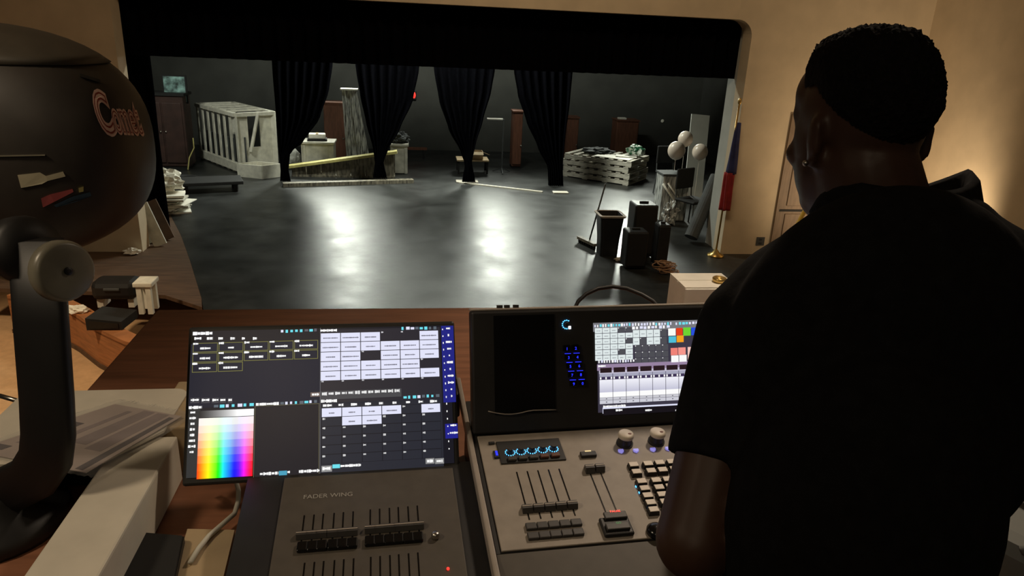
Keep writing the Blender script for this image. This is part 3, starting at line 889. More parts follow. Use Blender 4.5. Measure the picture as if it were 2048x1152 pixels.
MB().rings([ringsq(wt0+0.03, wt0+0.03, z1-0.025), ringsq(wt0+0.05, wt0+0.05, z1), ringsq(wt0-0.0, wt0-0.0, z1+0.008), ringsq(wt0-0.03, wt0-0.03, z1-0.02)], cap=False).build('rim', 'bin_rim', tb_)
MB().rings([ringsq(wt0-0.05, wt0-0.05, z1-0.10), ringsq(0.1, 0.1, z1-0.05)]).build('liner_rubbish', 'rope', tb_)
MB().box((bx, by, ZS+0.01), (wb0-0.02, wb0-0.02, 0.02)).build('bottom', 'bin_plastic', tb_)
# broom
p0, p1 = G(1178, 490), H(1211, 368, by+0.1)
br = empty('push_broom', p0, 0, 'push broom with a dark handle leaning against the waste bin', 'broom')
MB().tube([(p0.x, p0.y, ZS+0.07), (p1.x, by+0.1, p1.z)], 0.012).build('handle', 'tube_grey', br, True)
h0, h1 = G(1157, 484), G(1190, 500)
MB().beam((h0.x, h0.y, ZS+0.075), (h1.x, h1.y, ZS+0.075), 0.07, 0.04).build('head', 'murky_panel', br)
for k in range(7):
    q = h0.lerp(h1, (k+0.5)/7)
    MB().bbox((q.x, q.y, ZS+0.03), (0.04, 0.06, 0.055), 0.008).build('bristle_tuft', 'black_matte', br)
# black speakers
def speaker(xl, xr, yb, yt, dep, label, off=0.0):
    x0, x1, y0, y1 = fbox(xl, xr, yb, dep)
    z1 = zt((xl+xr)/2, yt, y0)
    c = empty('black_speaker', ((x0+x1)/2, (y0+y1)/2+off, ZS), 0, label, 'speaker')
    xm, ym = (x0+x1)/2, (y0+y1)/2+off
    MB().bbox((xm, ym, (ZS+z1)/2+0.01), (x1-x0, dep, z1-ZS-0.02), 0.025).build('cabinet', 'black_plastic', c)
    MB().bbox((xm, ym-dep/2-0.006, (ZS+z1)/2+0.02), ((x1-x0)*0.86, 0.012, (z1-ZS)*0.86), 0.004).build('grille', 'black_matte', c)
    for dx in (-1, 1):
        MB().lathe((xm+dx*(x1-x0)*0.36, ym, ZS), [(0.02, 0), (0.02, 0.022)], 10).build('rubber_foot', 'black_matte', c)
    MB().bbox((xm, ym, z1+0.012), ((x1-x0)*0.4, 0.03, 0.024), 0.008).build('carry_handle', 'black_matte', c)
speaker(1266, 1312, 522, 415, 0.34, 'tall black speaker standing right of the waste bin', 0.12)
speaker(1247, 1288, 537, 462, 0.28, 'short black speaker in front of the tall speaker', -0.06)
speaker(1304, 1328, 530, 446, 0.22, 'narrow black speaker at the right of the tall speaker', -0.12)
# copper-coloured coil of cord
a = G(1334, 546)
random.seed(21)
m = MB()
for k in range(16):
    r = random.uniform(0.05, 0.15)
    cx_, cy_ = a.x+random.uniform(-0.07, 0.07), a.y+random.uniform(-0.07, 0.07)+0.05
    zz = ZS+0.012+k*0.008
    t1, t2 = random.uniform(-0.25, 0.25), random.uniform(-0.25, 0.25)
    m.tube([(cx_+r*math.cos(q), cy_+r*0.85*math.sin(q), max(ZS+0.009, zz+t1*r*math.cos(q)+t2*r*math.sin(q))) for q in (2*math.pi*j/18 for j in range(19))], 0.007, 5)
tag(m.build('cord_coil', 'rope'), 'tangled copper-coloured coil of cord on the floor before the speakers', 'cord')
a = G(1232, 516)
tag(crumple('bright_scrap', (a.x+0.05, a.y-0.12, ZS), (0.10, 0.05, 0.03), 'paper', None, 17, 0.4, 3), 'small pale scrap on the floor at the bin corner', 'scrap')

# yellow pole and pale ball near the right door
a, b = H(1588, 462, 8.6), H(1613, 415, 8.6)
dxy = (b-a)
low = a-dxy*3.2
tag(MB().tube([Vector((low.x, 8.6, low.z)), b], 0.028, 8).build('yellow_pole', 'yellow_pole', None, True), 'yellow pole leaning by the brown door, next to the man\'s jaw', 'pole')
c = H(1606, 456, 8.4)
ps = empty('pale_ball', (c.x, c.y, ZS), 0, 'small pale round knob on a post beside the yellow pole', 'post')  # plain unlit ball on a post
MB().ell(c, (0.07, 0.07, 0.06)).build('knob', 'pink_pale', ps, True)
MB().tube([(c.x, c.y, ZS), (c.x, c.y, c.z-0.04)], 0.025).build('post', 'brown_door', ps, True)
MB().lathe((c.x, c.y, ZS), [(0.12, 0), (0.12, 0.02), (0.03, 0.04)], 14).build('base', 'brown_door', ps)

# ------------------------------------------------------------------ left, below the apron
def zsbox(x, y, zf):
    return G(x, y, zf)
ZL = ZS-0.02
# small white stool
a, b = G(268, 622, ZA), G(303, 620, ZA)
sy0 = 7.55
pL, pR = H(268, 575, sy0), H(303, 575, sy0)
top = H(285, 570, sy0).z
so = empty('white_stool', ((pL.x+pR.x)/2, sy0, ZS), 0, 'small white wooden stool beside the black case on the apron', 'stool')
MB().bbox(((pL.x+pR.x)/2, sy0+0.1, top), (pR.x-pL.x+0.02, 0.24, 0.05), 0.01).build('seat', 'white_paint', so)
for dx in (0.04, pR.x-pL.x-0.04):
    for dy in (0.02, 0.18):
        MB().box((pL.x+dx, sy0+dy, (ZS+top)/2-0.012), (0.05, 0.05, top-ZS-0.025)).build('leg', 'white_paint', so)
# long black case
pL, pR = H(176, 566, 7.7), H(266, 566, 7.7)
zt0, zb0 = H(220, 566, 7.7).z, H(220, 602, 7.7).z
bc = empty('black_case', ((pL.x+pR.x)/2, 7.85, ZS), 0, 'long black rounded case on short legs beside the white stool', 'case')
MB().bbox(((pL.x+pR.x)/2, 7.85, (zt0+zb0)/2), (pR.x-pL.x, 0.3, zt0-zb0), 0.06).build('body', 'black_plastic', bc)
for k in (0.15, 0.85):
    MB().box((pL.x+(pR.x-pL.x)*k, 7.85, (ZS+zb0)/2), (0.06, 0.2, max(0.02, zb0-ZS))).build('leg', 'paper', bc)
MB().bbox(((pL.x+pR.x)/2, 7.69, (zt0+zb0)/2+0.03), (0.16, 0.02, 0.03), 0.008).build('handle', 'tube_grey', bc)
# small black block on the wall cap
p = H(215, 630, 7.25)
kb = empty('black_monitor', (p.x, 7.3, ZS), 0, 'low black wedge box on top of the orange knee wall', 'box')
MB().prism([(p.x-0.16, 7.12, ZS+0.003), (p.x+0.17, 7.12, ZS+0.003), (p.x+0.17, 7.12, ZS+0.09), (p.x-0.16, 7.12, ZS+0.13)], (0.06, 0.28, 0.02)).build('body', 'black_matte', kb)
MB().prism([(p.x-0.13, 7.112, ZS+0.02), (p.x+0.14, 7.112, ZS+0.02), (p.x+0.14, 7.112, ZS+0.075), (p.x-0.13, 7.112, ZS+0.11)], (0, 0.008, 0)).build('grille', 'black_plastic', kb)
p = H(165, 627, 7.6)
tag(crumple('cloth_scrap', (p.x-0.05, 7.62, ZS+0.002), (0.10, 0.06, 0.05), 'paper_bright', None, 23, 0.4, 3), 'pale cloth scrap on the left end of the knee wall', 'cloth')
# ------------------------------------------------------------------ the booth counter
ct = empty('booth_counter', (0.3, 1.5, 0), 0, 'long brown wooden counter carrying the consoles and the spotlight', 'counter')
MB().bbox((0.04, 1.53, ZC-0.02), (1.64, 1.40, 0.04), 0.006).build('worktop', 'wood_counter', ct)
MB().bbox((1.28, 1.53, ZC-0.02), (0.82, 1.40, 0.04), 0.006).build('worktop', 'wood_counter', ct)
MB().bbox((-1.12, 1.05, ZC-0.02), (0.66, 0.52, 0.04), 0.006).build('worktop', 'wood_counter', ct)
for x in (-0.70, 0.45, 1.6):
    MB().box((x, 1.55, (ZC-0.04)/2), (0.05, 1.2, ZC-0.04)).build('support', 'wood_counter', ct)
MB().box((-1.38, 1.05, (ZC-0.04)/2), (0.05, 0.45, ZC-0.04)).build('support', 'wood_counter', ct)

class Plane:
    def __init__(s, P, a, t):
        s.P = Vector(P)
        s.u = Vector((math.cos(a), math.sin(a), 0))
        n0 = Vector((-math.sin(a), math.cos(a), 0))
        s.v = n0*math.cos(t)+Vector((0, 0, math.sin(t)))
        s.N = s.u.cross(s.v)
        s.M = Matrix((s.u, s.v, s.N)).transposed()
    def q(s, x, y):
        p = onplane(x, y, s.P, s.N)-s.P
        return p.dot(s.u), p.dot(s.v)
    def pt(s, a, b, h=0.0):
        return s.P+s.u*a+s.v*b+s.N*h
    def box(s, mb, a0, b0, a1, b1, h0, h1, bev=0.0):
        c = s.pt((a0+a1)/2, (b0+b1)/2, (h0+h1)/2)
        sz = (abs(a1-a0), abs(b1-b0), abs(h1-h0))
        return mb.bbox(c, sz, bev, M=s.M) if bev else mb.box(c, sz, M=s.M)
    def cbox(s, mb, x, y, wa, wb, h0, h1, bev=0.0):
        a, b = s.q(x, y)
        return s.box(mb, a-wa/2, b-wb/2, a+wa/2, b+wb/2, h0, h1, bev)

def lin(c):
    return tuple((v/255/12.92 if v <= 10 else ((v/255+0.055)/1.055)**2.4) for v in c)
class UI:
    def __init__(s, pl):
        s.p = pl
        s.v = []; s.f = []; s.c = []
    def quad(s, a0, b0, a1, b1, col, h=0.0, cols=None):
        n = len(s.v)
        s.v += [s.p.pt(a0, b0, h), s.p.pt(a1, b0, h), s.p.pt(a1, b1, h), s.p.pt(a0, b1, h)]
        s.f.append((n, n+1, n+2, n+3))
        s.c += [lin(q) for q in (cols or [col]*4)]
    def rect(s, x0, y0, x1, y1, col, h=0.0006):      # photo pixels of two opposite corners
        a0, b0 = s.p.q(x0, y0); a1, b1 = s.p.q(x1, y1)
        s.quad(min(a0, a1), min(b0, b1), max(a0, a1), max(b0, b1), col, h)
    def frame(s, a0, b0, a1, b1, t, col, h):
        s.quad(a0, b0, a1, b0+t, col, h); s.quad(a0, b1-t, a1, b1, col, h)
        s.quad(a0, b0, a0+t, b1, col, h); s.quad(a1-t, b0, a1, b1, col, h)
    def word(s, a, b, L, hgt, col, h=0.0012):        # a blurred word: ragged run of strokes
        x = 0
        while x < L:
            st = random.uniform(0.35, 0.9)*hgt
            hh = hgt*random.uniform(0.55, 1.0)
            s.quad(a+x, b-hh/2, a+min(L, x+st), b+hh/2, col, h)
            x += st*random.uniform(0.9, 1.25)
    def wordpx(s, x0, y, x1, hpx, col, h=0.0012):
        a0, b0 = s.p.q(x0, y); a1, b1 = s.p.q(x1, y)
        s.word(a0, (b0+b1)/2, a1-a0, hpx*0.00095, col, h)
    def icons(s, x0, y0, x1, y1, n, cols):
        for k in range(n):
            t = (k+0.1)/n; t2 = (k+random.uniform(0.5, 0.92))/n
            xa = x0+(x1-x0)*t; xb = x0+(x1-x0)*t2
            yc = y0+(y1-y0)*(t+t2)/2
            s.rect(xa, yc-3.2*random.uniform(0.6, 1), xb, yc+3.2*random.uniform(0.6, 1), random.choice(cols), 0.0012)
    def build(s, name, parent):
        W = WM[parent.name].inverted()
        me = bpy.data.meshes.new(name)
        me.from_pydata([tuple(W@p) for p in s.v], [], s.f)
        at = me.color_attributes.new('glow', 'FLOAT_COLOR', 'CORNER')
        for i, c in enumerate(s.c):
            at.data[i].color = (*c, 1)
        me.materials.append(MATS['screen_glow'])
        o = bpy.data.objects.new(name, me)
        COL.objects.link(o)
        o.parent = parent
        WM[o.name] = WM[parent.name].copy()
        return o
WHT = (226, 228, 250); TXT = (250, 250, 250); DK = (26, 27, 40); CY = (110, 225, 240); GR = (120, 120, 125)

# ------------------------------------------------------------------ touch monitor
A1 = math.radians(2.1)
PM = Plane((-0.401, 1.165, 0.93), A1, math.radians(57.6))
mo = empty('touch_monitor', (-0.16, 1.30, ZC), 0, 'wide touchscreen monitor with a colour picker, left of the main console', 'monitor')
PM.box(MB(), -0.004, -0.004, 0.494, 0.285, -0.028, -0.0015, 0.005).build('bezel', 'console_dark', mo)
bk = PM.pt(0.245, 0.13, -0.03)
PM.box(MB(), 0.185, 0.07, 0.305, 0.19, -0.045, -0.028, 0.004).build('mount_plate', 'black_plastic', mo)
MB().beam((bk.x, bk.y+0.04, bk.z), (bk.x, bk.y+0.12, ZC+0.012), 0.06, 0.02).build('stand_neck', 'black_plastic', mo)
MB().bbox((bk.x, bk.y+0.05, ZC+0.007), (0.24, 0.20, 0.014), 0.005).build('stand_foot', 'black_plastic', mo)
u = UI(PM)
random.seed(2)
c0 = PM.q(378, 958); c1 = PM.q(903, 652)
a0, b0 = PM.q(376, 962); a1, b1 = PM.q(899, 652)
u.quad(0.008, 0.010, 0.484, 0.276, (20, 20, 30), 0.0)
u.rect(382, 688, 640, 806, (20, 24, 42), 0.0003)
u.rect(642, 660, 884, 800, (40, 38, 46), 0.0003)
u.rect(642, 806, 888, 940, (38, 40, 50), 0.0003)
u.rect(512, 815, 638, 948, (27, 25, 33), 0.0003)
u.rect(378, 815, 396, 955, (44, 46, 48), 0.0003)
# left upper pane: title, menu, twelve yellow-framed cells
u.wordpx(386, 667, 425, 7, TXT)
for x, L in ((389, 14), (414, 12), (437, 9), (461, 9), (484, 6), (506, 8)):
    u.wordpx(x, 677, x+L, 5.5, TXT)
ga, gb = PM.q(385.5, 686); ga2, gb2 = PM.q(637, 718)
cw_ = (ga2-ga)/5; ch_ = (gb-gb2)/2
for k in range(12):
    i, j = k % 5, k//5
    xa, yb = ga+cw_*i, gb-ch_*(j+1)
    u.frame(xa+0.0008, yb+0.0006, xa+cw_-0.0008, yb+ch_-0.0006, 0.0011, (118, 116, 62), 0.0009)
    L = random.uniform(0.010, 0.026)
    u.word(xa+cw_/2-L/2, yb+ch_*0.42, L, 0.0045, TXT)
    u.word(xa+0.001, yb+ch_*0.90, 0.009, 0.0045, TXT)
u.icons(561, 663, 637, 660, 8, (CY, CY, WHT, (90, 90, 100)))
for xa, xb in ((382, 398), (404, 419), (425, 437), (441, 451), (457, 464)):
    u.rect(xa-1, 796, xb+1, 806, (62, 62, 70), 0.0008)
    u.wordpx(xa, 800, xb, 5, TXT)
u.rect(621, 785, 640, 793, (110, 95, 90), 0.0008); u.wordpx(624, 789, 638, 5, TXT)
xa, yb = PM.q(640.3, 656); xb, yb2 = PM.q(640.3, 958)
u.quad(xa, yb2, xa+0.0012, yb, (95, 95, 100), 0.0008)
# right upper pane: white tiles
u.wordpx(641, 661, 674, 6, TXT)
u.icons(802, 657, 875, 656, 8, (CY, CY, WHT, (90, 100, 110)))
ta, tb1 = PM.q(641, 666.5); ta2, tb2 = PM.q(879.5, 753.5)
cw_ = (ta2-ta)/6; ch_ = (tb1-tb2)/5
pat = ('111001', '111111', '110111', '111110', '111111')
for j in range(6):
    for i in range(6):
        xa, yb = ta+cw_*i, tb1-ch_*(j+1)
        if j < 5 and pat[j][i] == '1':
            u.quad(xa+0.0007, yb+0.0006, xa+cw_-0.0007, yb+ch_-0.0006, WHT, 0.0009)
            L = random.uniform(0.4, 0.82)*cw_
            u.word(xa+cw_/2-L/2, yb+ch_*0.45, L, 0.0026, (120, 120, 135), 0.0014)
        else:
            u.word(xa+0.002, yb+ch_*0.93, 0.004, 0.0032, (200, 200, 205))
u.rect(641, 783, 803, 793, (70, 70, 74), 0.0006)
for k in range(12):
    x = 644+k*13.2
    u.wordpx(x, 788-0.045*(x-641), x+10, 7, (230, 230, 230))
# lower right pane
u.icons(806, 795, 880, 791, 8, (CY, CY, WHT, (90, 100, 110)))
u.wordpx(642, 802, 674, 6.5, TXT)
for x, L in ((646, 18), (677, 10), (702, 13), (730, 12), (758, 8), (785, 8), (812, 8), (837, 9), (860, 14)):
    u.wordpx(x, 811-0.04*(x-646), x+L, 5.5, TXT)
ta, tb1 = PM.q(643, 816.5); ta2, tb2 = PM.q(884, 915)
cw_ = (ta2-ta)/6; ch_ = (tb1-tb2)/6
pat = ('111101', '011000', '000000', '000000', '000000', '000000')
for j in range(6):
    for i in range(6):
        xa, yb = ta+cw_*i, tb1-ch_*(j+1)
        if pat[j][i] == '1':
            u.quad(xa+0.0007, yb+0.0005, xa+cw_-0.0007, yb+ch_-0.0005, WHT, 0.0009)
            L = random.uniform(0.25, 0.55)*cw_
            u.word(xa+cw_/2-L/2, yb+ch_*0.42, L, 0.0028, (125, 125, 140), 0.0014)
        else:
            u.frame(xa, yb, xa+cw_, yb+ch_, 0.0007, (24, 24, 32), 0.0007)
            u.word(xa+0.002, yb+ch_*0.82, 0.005, 0.004, (205, 205, 205))
u.rect(643, 932, 664, 943, (150, 150, 150), 0.0008); u.wordpx(645, 937, 661, 6, TXT)
u.rect(665, 929, 680, 936, CY, 0.0009); u.wordpx(681, 931, 722, 5.5, TXT)
for xa in (851, 870):
    u.rect(xa, 917, xa+18, 927, (140, 140, 140), 0.0008); u.wordpx(xa+3, 922, xa+15, 6, TXT)
# blue side strip with labels
u.rect(882, 652, 912, 804, (30, 34, 128), 0.0005)
u.rect(890, 848, 916, 876, (30, 32, 140), 0.0005)
y = 659
while y < 908:
    x = 884+(y-659)*0.055
    u.wordpx(x, y, x+2, 4, TXT)
    if y < 800 or 845 < y < 878:
        L = random.choice((3, 8, 12, 16))
        u.wordpx(x+9-L/2+3, y-2, x+9+L/2+3, 5, TXT)
    y += 13.5 if y < 800 else 15
# left lower pane: colour picker
u.wordpx(378, 815, 404, 6, TXT)
u.icons(427, 813, 510, 809, 7, (CY, WHT, (90, 130, 190), (90, 100, 110)))
u.wordpx(512, 808, 558, 6.5, TXT)
u.icons(560, 807, 637, 803, 8, (CY, WHT, (90, 100, 110)))
for k in range(8):
    x = 382-0.03*k*12
    L = (10, 13, 8, 10, 9, 12, 15, 8)[k]
    u.wordpx(x+4-L/2, 825+k*11.3, x+4+L/2, 5.5, TXT)
ga, gb = PM.q(398, 837); ga2, gb2 = PM.q(505, 952)
import colorsys
hues = [(0, 16), (0.12, 45), (0.2, 60), (0.34, 95), (0.47, 185), (0.6, 215), (0.67, 240), (0.75, 262), (0.84, 300), (0.92, 330), (1.0, 358)]
def hue(t):
    for (t0, h0), (t1, h1) in zip(hues, hues[1:]):
        if t <= t1:
            return h0+(h1-h0)*(t-t0)/(t1-t0)
    return 358
NR, NC = 8, 44
for j in range(NR):
    sat = min(1.0, 0.06+0.94*(j/(NR-1.6))**1.15)
    for i in range(NC):
        cc = []
        for t in (i/NC, (i+1)/NC):
            rr, gg, bb = colorsys.hsv_to_rgb(hue(t)/360, sat, 1.0)
            if t > 0.6 and t < 0.72 and j < 5:
                bb *= 0.95
            cc.append((255*rr, 255*gg, 255*bb))
        ya = gb-(gb-gb2)*(j+1)/NR; yb = gb-(gb-gb2)*j/NR
        u.quad(ga+(ga2-ga)*i/NC, ya, ga+(ga2-ga)*(i+1)/NC, yb, None, 0.0009, [cc[0], cc[1], cc[1], cc[0]])
sa, sb = PM.q(398, 822)
for i in range(20):
    g0, g1 = 40+215*min(1, max(0, i/14)), 40+215*min(1, max(0, (i+1)/14))
    u.quad(ga+(ga2-ga)*i/20, gb+0.001, ga+(ga2-ga)*(i+1)/20, sb, None, 0.0009, [(g0,)*3, (g1,)*3, (g1,)*3, (g0,)*3])
a_, b_ = PM.q(510, 812); a2_, b2_ = PM.q(638, 950)
u.frame(a_, b2_, a2_, b_, 0.0008, (110, 105, 80), 0.0008)
u.wordpx(520, 947, 557, 6, TXT); u.rect(558, 942, 574, 950, (70, 160, 190), 0.0009); u.wordpx(575, 944, 580, 5, TXT); u.wordpx(598, 942, 639, 6, TXT)
u.build('display', mo)
a_, b_ = PM.q(884.5, 944)
MB().ell(PM.pt(a_, b_, 0.0005), (0.0022, 0.0022, 0.0015), PM.M, 10, 8).build('power_led', 'led_blue', mo, True)

# ------------------------------------------------------------------ fader wing
PW = Plane((-0.225, 1.128, 0.93), math.radians(2.3), math.radians(7))
fw = empty('fader_wing', (-0.07, 1.0, ZC), 0, 'dark fader wing console standing below the touchscreen monitor', 'fader wing')
wa0, wb0_ = PW.q(562, 1160); wa1, wb1_ = PW.q(905, 960)
MB().hexa([PW.pt(-0.065, -0.30, -0.001), PW.pt(0.345, -0.30, -0.001), PW.pt(0.345, 0.055, -0.001), PW.pt(-0.065, 0.055, -0.001)][::1] and
          [Vector((p.x, p.y, ZC+0.001)) for p in (PW.pt(-0.065, -0.30), PW.pt(0.345, -0.30), PW.pt(0.345, 0.055), PW.pt(-0.065, 0.055))] +
          [PW.pt(-0.065, -0.30, -0.001), PW.pt(0.345, -0.30, -0.001), PW.pt(0.345, 0.055, -0.001), PW.pt(-0.065, 0.055, -0.001)]).build('housing', 'console_dark', fw)
PW.box(MB(), 0.0, -0.29, 0.305, 0.035, 0.0, 0.003, 0.001).build('face_plate', 'wing_grey', fw)
vs, fs = text_mesh('FADER WING', 1.0)
wx = max(v.x for v in vs)
ta, tb1 = PW.q(606, 1001); ta2, _tb = PW.q(705, 992)
sc = (ta2-ta)/wx
MB().add([PW.pt(ta+v.x*sc, tb1+v.y*sc, 0.0036) for v in vs], fs).build('lettering', 'lettering', fw)
def fader(pl, parent, x0, y0, x1, y1, xc, yc, cw, cl, ch, capmat='black_plastic', linemat='edge_trim', hf=0.003, full=True):
    """slot from pixel 0 to pixel 1, cap centred at pixel c"""
    a0, b0 = pl.q(x0, y0); a1, b1 = pl.q(x1, y1)
    a = (a0+a1)/2
    s = pl.box(MB(), a-0.0012, min(b0, b1), a+0.0012, max(b0, b1), hf-0.0005, hf+0.0006).build('fader_slot', 'console_gloss', parent)
    if full:
        ac, bc = pl.q(xc, yc)
        mb = MB()
        p = [pl.pt(a+sx*cw/2, bc+sy*cl/2, hf+0.001) for sx, sy in ((-1, -1), (1, -1), (1, 1), (-1, 1))]
        t = [pl.pt(a+sx*cw/2, bc+sy*cl*0.26, hf+ch) for sx, sy in ((-1, -1), (1, -1), (1, 1), (-1, 1))]
        c = mb.hexa(p+t).build('fader_cap', capmat, s)
        pl.box(MB(), a-cw/2, bc-cl*0.04, a+cw/2, bc+cl*0.10, hf+ch, hf+ch+0.0008).build('cap_line', linemat, s)
for xs, yt, yb, yc in (((604, 624, 643, 665, 684, 704), 1034, 1094, 1079), ((739, 758, 778, 796, 816, 835), 1022, 1082, 1067)):
    for k, x in enumerate(xs):
        dy = -1.6*k
        fader(PW, fw, x, yt+dy, x+3, yb+dy, x+1, yc+dy-3, 0.0172, 0.016, 0.009, 'key_dark')
    xa, xb = xs[0]-13, xs[-1]+14
    for k in range(6):
        x = xs[k]+1
        PW.cbox(MB(), x, yc+21-1.6*k, 0.0166, 0.020, 0.003, 0.010, 0.002).build('flash_button', 'console_gloss', fw)
    for k, x in enumerate(xs):
        fader(PW, fw, x+1, yc+50-1.8*k, x+4, yc+110-1.8*k, 0, 0, 0, 0, 0, full=False)
a_, b_ = PW.q(871, 1078)
MB().lathe(PW.pt(a_, b_, 0.003), [(0.007, 0), (0.007, 0.008), (0.005, 0.011)], 14, PW.M).build('screw_knob', 'metal', fw, True)
a_, b_ = PW.q(896, 1141)
MB().ell(PW.pt(a_, b_, 0.004), (0.0025, 0.003, 0.002), PW.M, 10, 8).build('red_led', 'led_red', fw, True)

# ------------------------------------------------------------------ main console
AC = math.radians(2.9)
PS = Plane((0.121, 1.232, 0.97), AC, math.radians(71.3))     # upright screen panel
PC = Plane((0.121, 1.232, 0.97), AC, math.radians(7.0))      # control surface
cn = empty('lighting_console', (0.45, 1.1, ZC), 0, 'large lighting console with a lit screen, faders and keys, in front of the man', 'console')
CWD = 0.74
fr = PC.q(1005, 1104)[1]
# body
def ext(bm, pts):
    lo = [Vector((p.x, p.y, ZC+0.002)) for p in pts]
    return bm.hexa(lo+pts)
ext(MB(), [PC.pt(0.0, fr, -0.004), PC.pt(CWD, fr, -0.004), PC.pt(CWD, 0.12, -0.004), PC.pt(0.0, 0.12, -0.004)]).build('chassis', 'console_dark', cn)
PC.box(MB(), 0.008, fr+0.002, CWD-0.008, -0.002, -0.004, 0.0, 0.0015).build('face_plate', 'console_tan', cn)
# wrist rest
wr = [PC.pt(0.0, fr-0.075, -0.012), PC.pt(CWD, fr-0.075, -0.012), PC.pt(CWD, fr-0.002, -0.003), PC.pt(0.0, fr-0.002, -0.003)]
ext(MB(), wr).build('wrist_rest', 'wing_grey', cn)
# side trim
PC.box(MB(), -0.012, fr-0.075, -0.002, 0.20, -0.02, 0.004, 0.003).build('side_trim', 'edge_trim', cn)
PC.box(MB(), -0.05, 0.14, -0.008, 0.24, -0.06, 0.0, 0.004).build('side_grille', 'wing_grey', cn)
PC.box(MB(), CWD+0.002, fr-0.075, CWD+0.012, 0.20, -0.02, 0.004, 0.003).build('side_trim', 'edge_trim', cn)
# upright screen housing
PS.box(MB(), 0.0, 0.0, CWD, 0.243, -0.035, -0.001, 0.005).build('screen_housing', 'console_dark', cn)
PS.box(MB(), 0.0, 0.243, CWD, 0.247, -0.035, -0.004, 0.0015).build('housing_edge', 'edge_trim', cn)
a0, b0 = PS.q(990, 830); a1, b1 = PS.q(1108, 628)
PS.box(MB(), a0, b0, a1, b1, -0.001, 0.0012, 0.0005).build('blank_panel', 'console_gloss', cn)
m = MB()
pts = []
for k in range(13):
    t = k/12
    a, b = PS.q(976+136*t, 822+7*math.sin(math.pi*min(1, t*1.6))-3*t)
    pts.append(PS.pt(a, b, 0.003))
m.tube(pts, 0.0011, 6).build('panel_lip', 'edge_trim', cn, True)
# encoder ring at the top of the panel
def led_ring(pl, parent, x, y, r, h, n=12, a0=200, a1=-60, mname='led_cyan', rk=0.55, kh=0.012, ds=0.0011):
    a, b = pl.q(x, y)
    e = MB().lathe(pl.pt(a, b, h-0.001), [(r*rk, 0), (r*rk, kh*0.8), (r*rk*0.85, kh)], 14, pl.M).build('encoder', 'console_dark', parent)
    for k in range(n):
        an = math.radians(a0+(a1-a0)*k/(n-1))
        pl.box(MB(), a+r*math.cos(an)-ds, b+r*math.sin(an)-ds, a+r*math.cos(an)+ds, b+r*math.sin(an)+ds, h, h+0.0012).build('ring_led', mname, e)
    return e
led_ring(PS, cn, 1133, 649, 0.0085, 0.0, 10, 60, 300, kh=0.006)
a, b = PS.q(1139, 655)
PS.box(MB(), a-0.0025, b-0.003, a+0.0025, b+0.003, 0.0005, 0.0022).build('pointer_led', 'led_white', cn)
for j in range(5):
    for i in range(2):
        x, y = 1132+j*3.4+i*17.5, 696+j*17.5-i*1
        bt_ = PS.cbox(MB(), x, y, 0.0145, 0.0135, 0.0, 0.004, 0.0012).build('panel_button', 'console_gloss', cn)
        a, b = PS.q(x, y)
        if j:
            PS.box(MB(), a-0.0070, b+0.0062, a+0.0055, b+0.0072, 0.0035, 0.0046).build('glow_edge', 'led_blue', bt_)
        vs, fs = text_mesh(str((j*2+i+1) % 10), 0.008, offset=0.00012)
        MB().add([PS.pt(a-0.001+v.x, b-0.004+v.y, 0.0045) for v in vs], fs).build('number', 'led_blue', bt_)
# screen
u = UI(PS)
random.seed(4)
sa, sb = PS.q(1205, 825); sa2, sb2 = PS.q(1185, 650)
sa = (sa+sa2)/2
SW = 0.275
u.quad(sa, sb, sa+SW, sb2, (60, 56, 70), 0.0003)
u.rect(1186, 646, 1420, 656, (120, 120, 125), 0.0006)
u.icons(1188, 652, 1262, 649, 14, (WHT, TXT, CY)); u.icons(1263, 649, 1345, 647, 14, (WHT, TXT, CY)); u.icons(1350, 647, 1430, 644, 12, (WHT, CY))
u.icons(1263, 656, 1340, 653, 10, (WHT, TXT))
def grid(x0, y0, x1, y1, pat, col, tx=(150, 155, 160)):
    a0, b0 = PS.q(x0, y0); a1, b1 = PS.q(x1, y1)
    n, m_ = len(pat[0]), len(pat)
    cw, ch = (a1-a0)/n, (b0-b1)/m_
    for j in range(m_):
        for i in range(n):
            xa, yb = a0+cw*i, b0-ch*(j+1)
            if pat[j][i] == '1':
                u.quad(xa+0.0005, yb+0.0005, xa+cw-0.0005, yb+ch-0.0005, col, 0.0008)
                u.word(xa+cw*0.25, yb+ch*0.45, cw*0.5, 0.0018, tx, 0.0012)
            else:
                u.quad(xa+0.0005, yb+0.0005, xa+cw-0.0005, yb+ch-0.0005, (78, 78, 84), 0.0007)
                u.word(xa+cw*0.05, yb+ch*0.85, 0.002, 0.002, TXT, 0.0012)
TL = (222, 232, 232)
grid(1189, 656, 1266, 719, ('11100', '11111', '11110', '11111', '11101', '11111'), TL)
grid(1265, 660, 1334, 688, ('11110', '10110'), TL)
grid(1269, 690, 1337, 726, ('00000', '00000', '00000'), TL)
for x0, y0, x1, y1, c in ((1336, 657, 1351, 671, (250, 250, 245)), (1352, 656, 1365, 670, (226, 60, 25)), (1366, 655, 1381, 671, (110, 210, 50)), (1337, 673, 1352, 685, (80, 190, 215)), (1353, 671, 1367, 684, (245, 160, 30)), (1382, 655, 1397, 670, (40, 80, 220)),
                           (1341, 696, 1355, 710, (240, 130, 120)), (1356, 695, 1371, 709, (245, 150, 140)), (1342, 711, 1357, 724, (250, 250, 250)), (1358, 710, 1373, 723, (250, 250, 250)), (1375, 694, 1400, 722, (245, 200, 190))):
    u.rect(x0, y0, x1, y1, c, 0.0009)
u.icons(1196, 723, 1270, 721, 14, (TXT, WHT))
u.rect(1194, 729, 1440, 731, (150, 130, 160), 0.0008)
u.wordpx(1196, 732, 1211, 5, TXT)
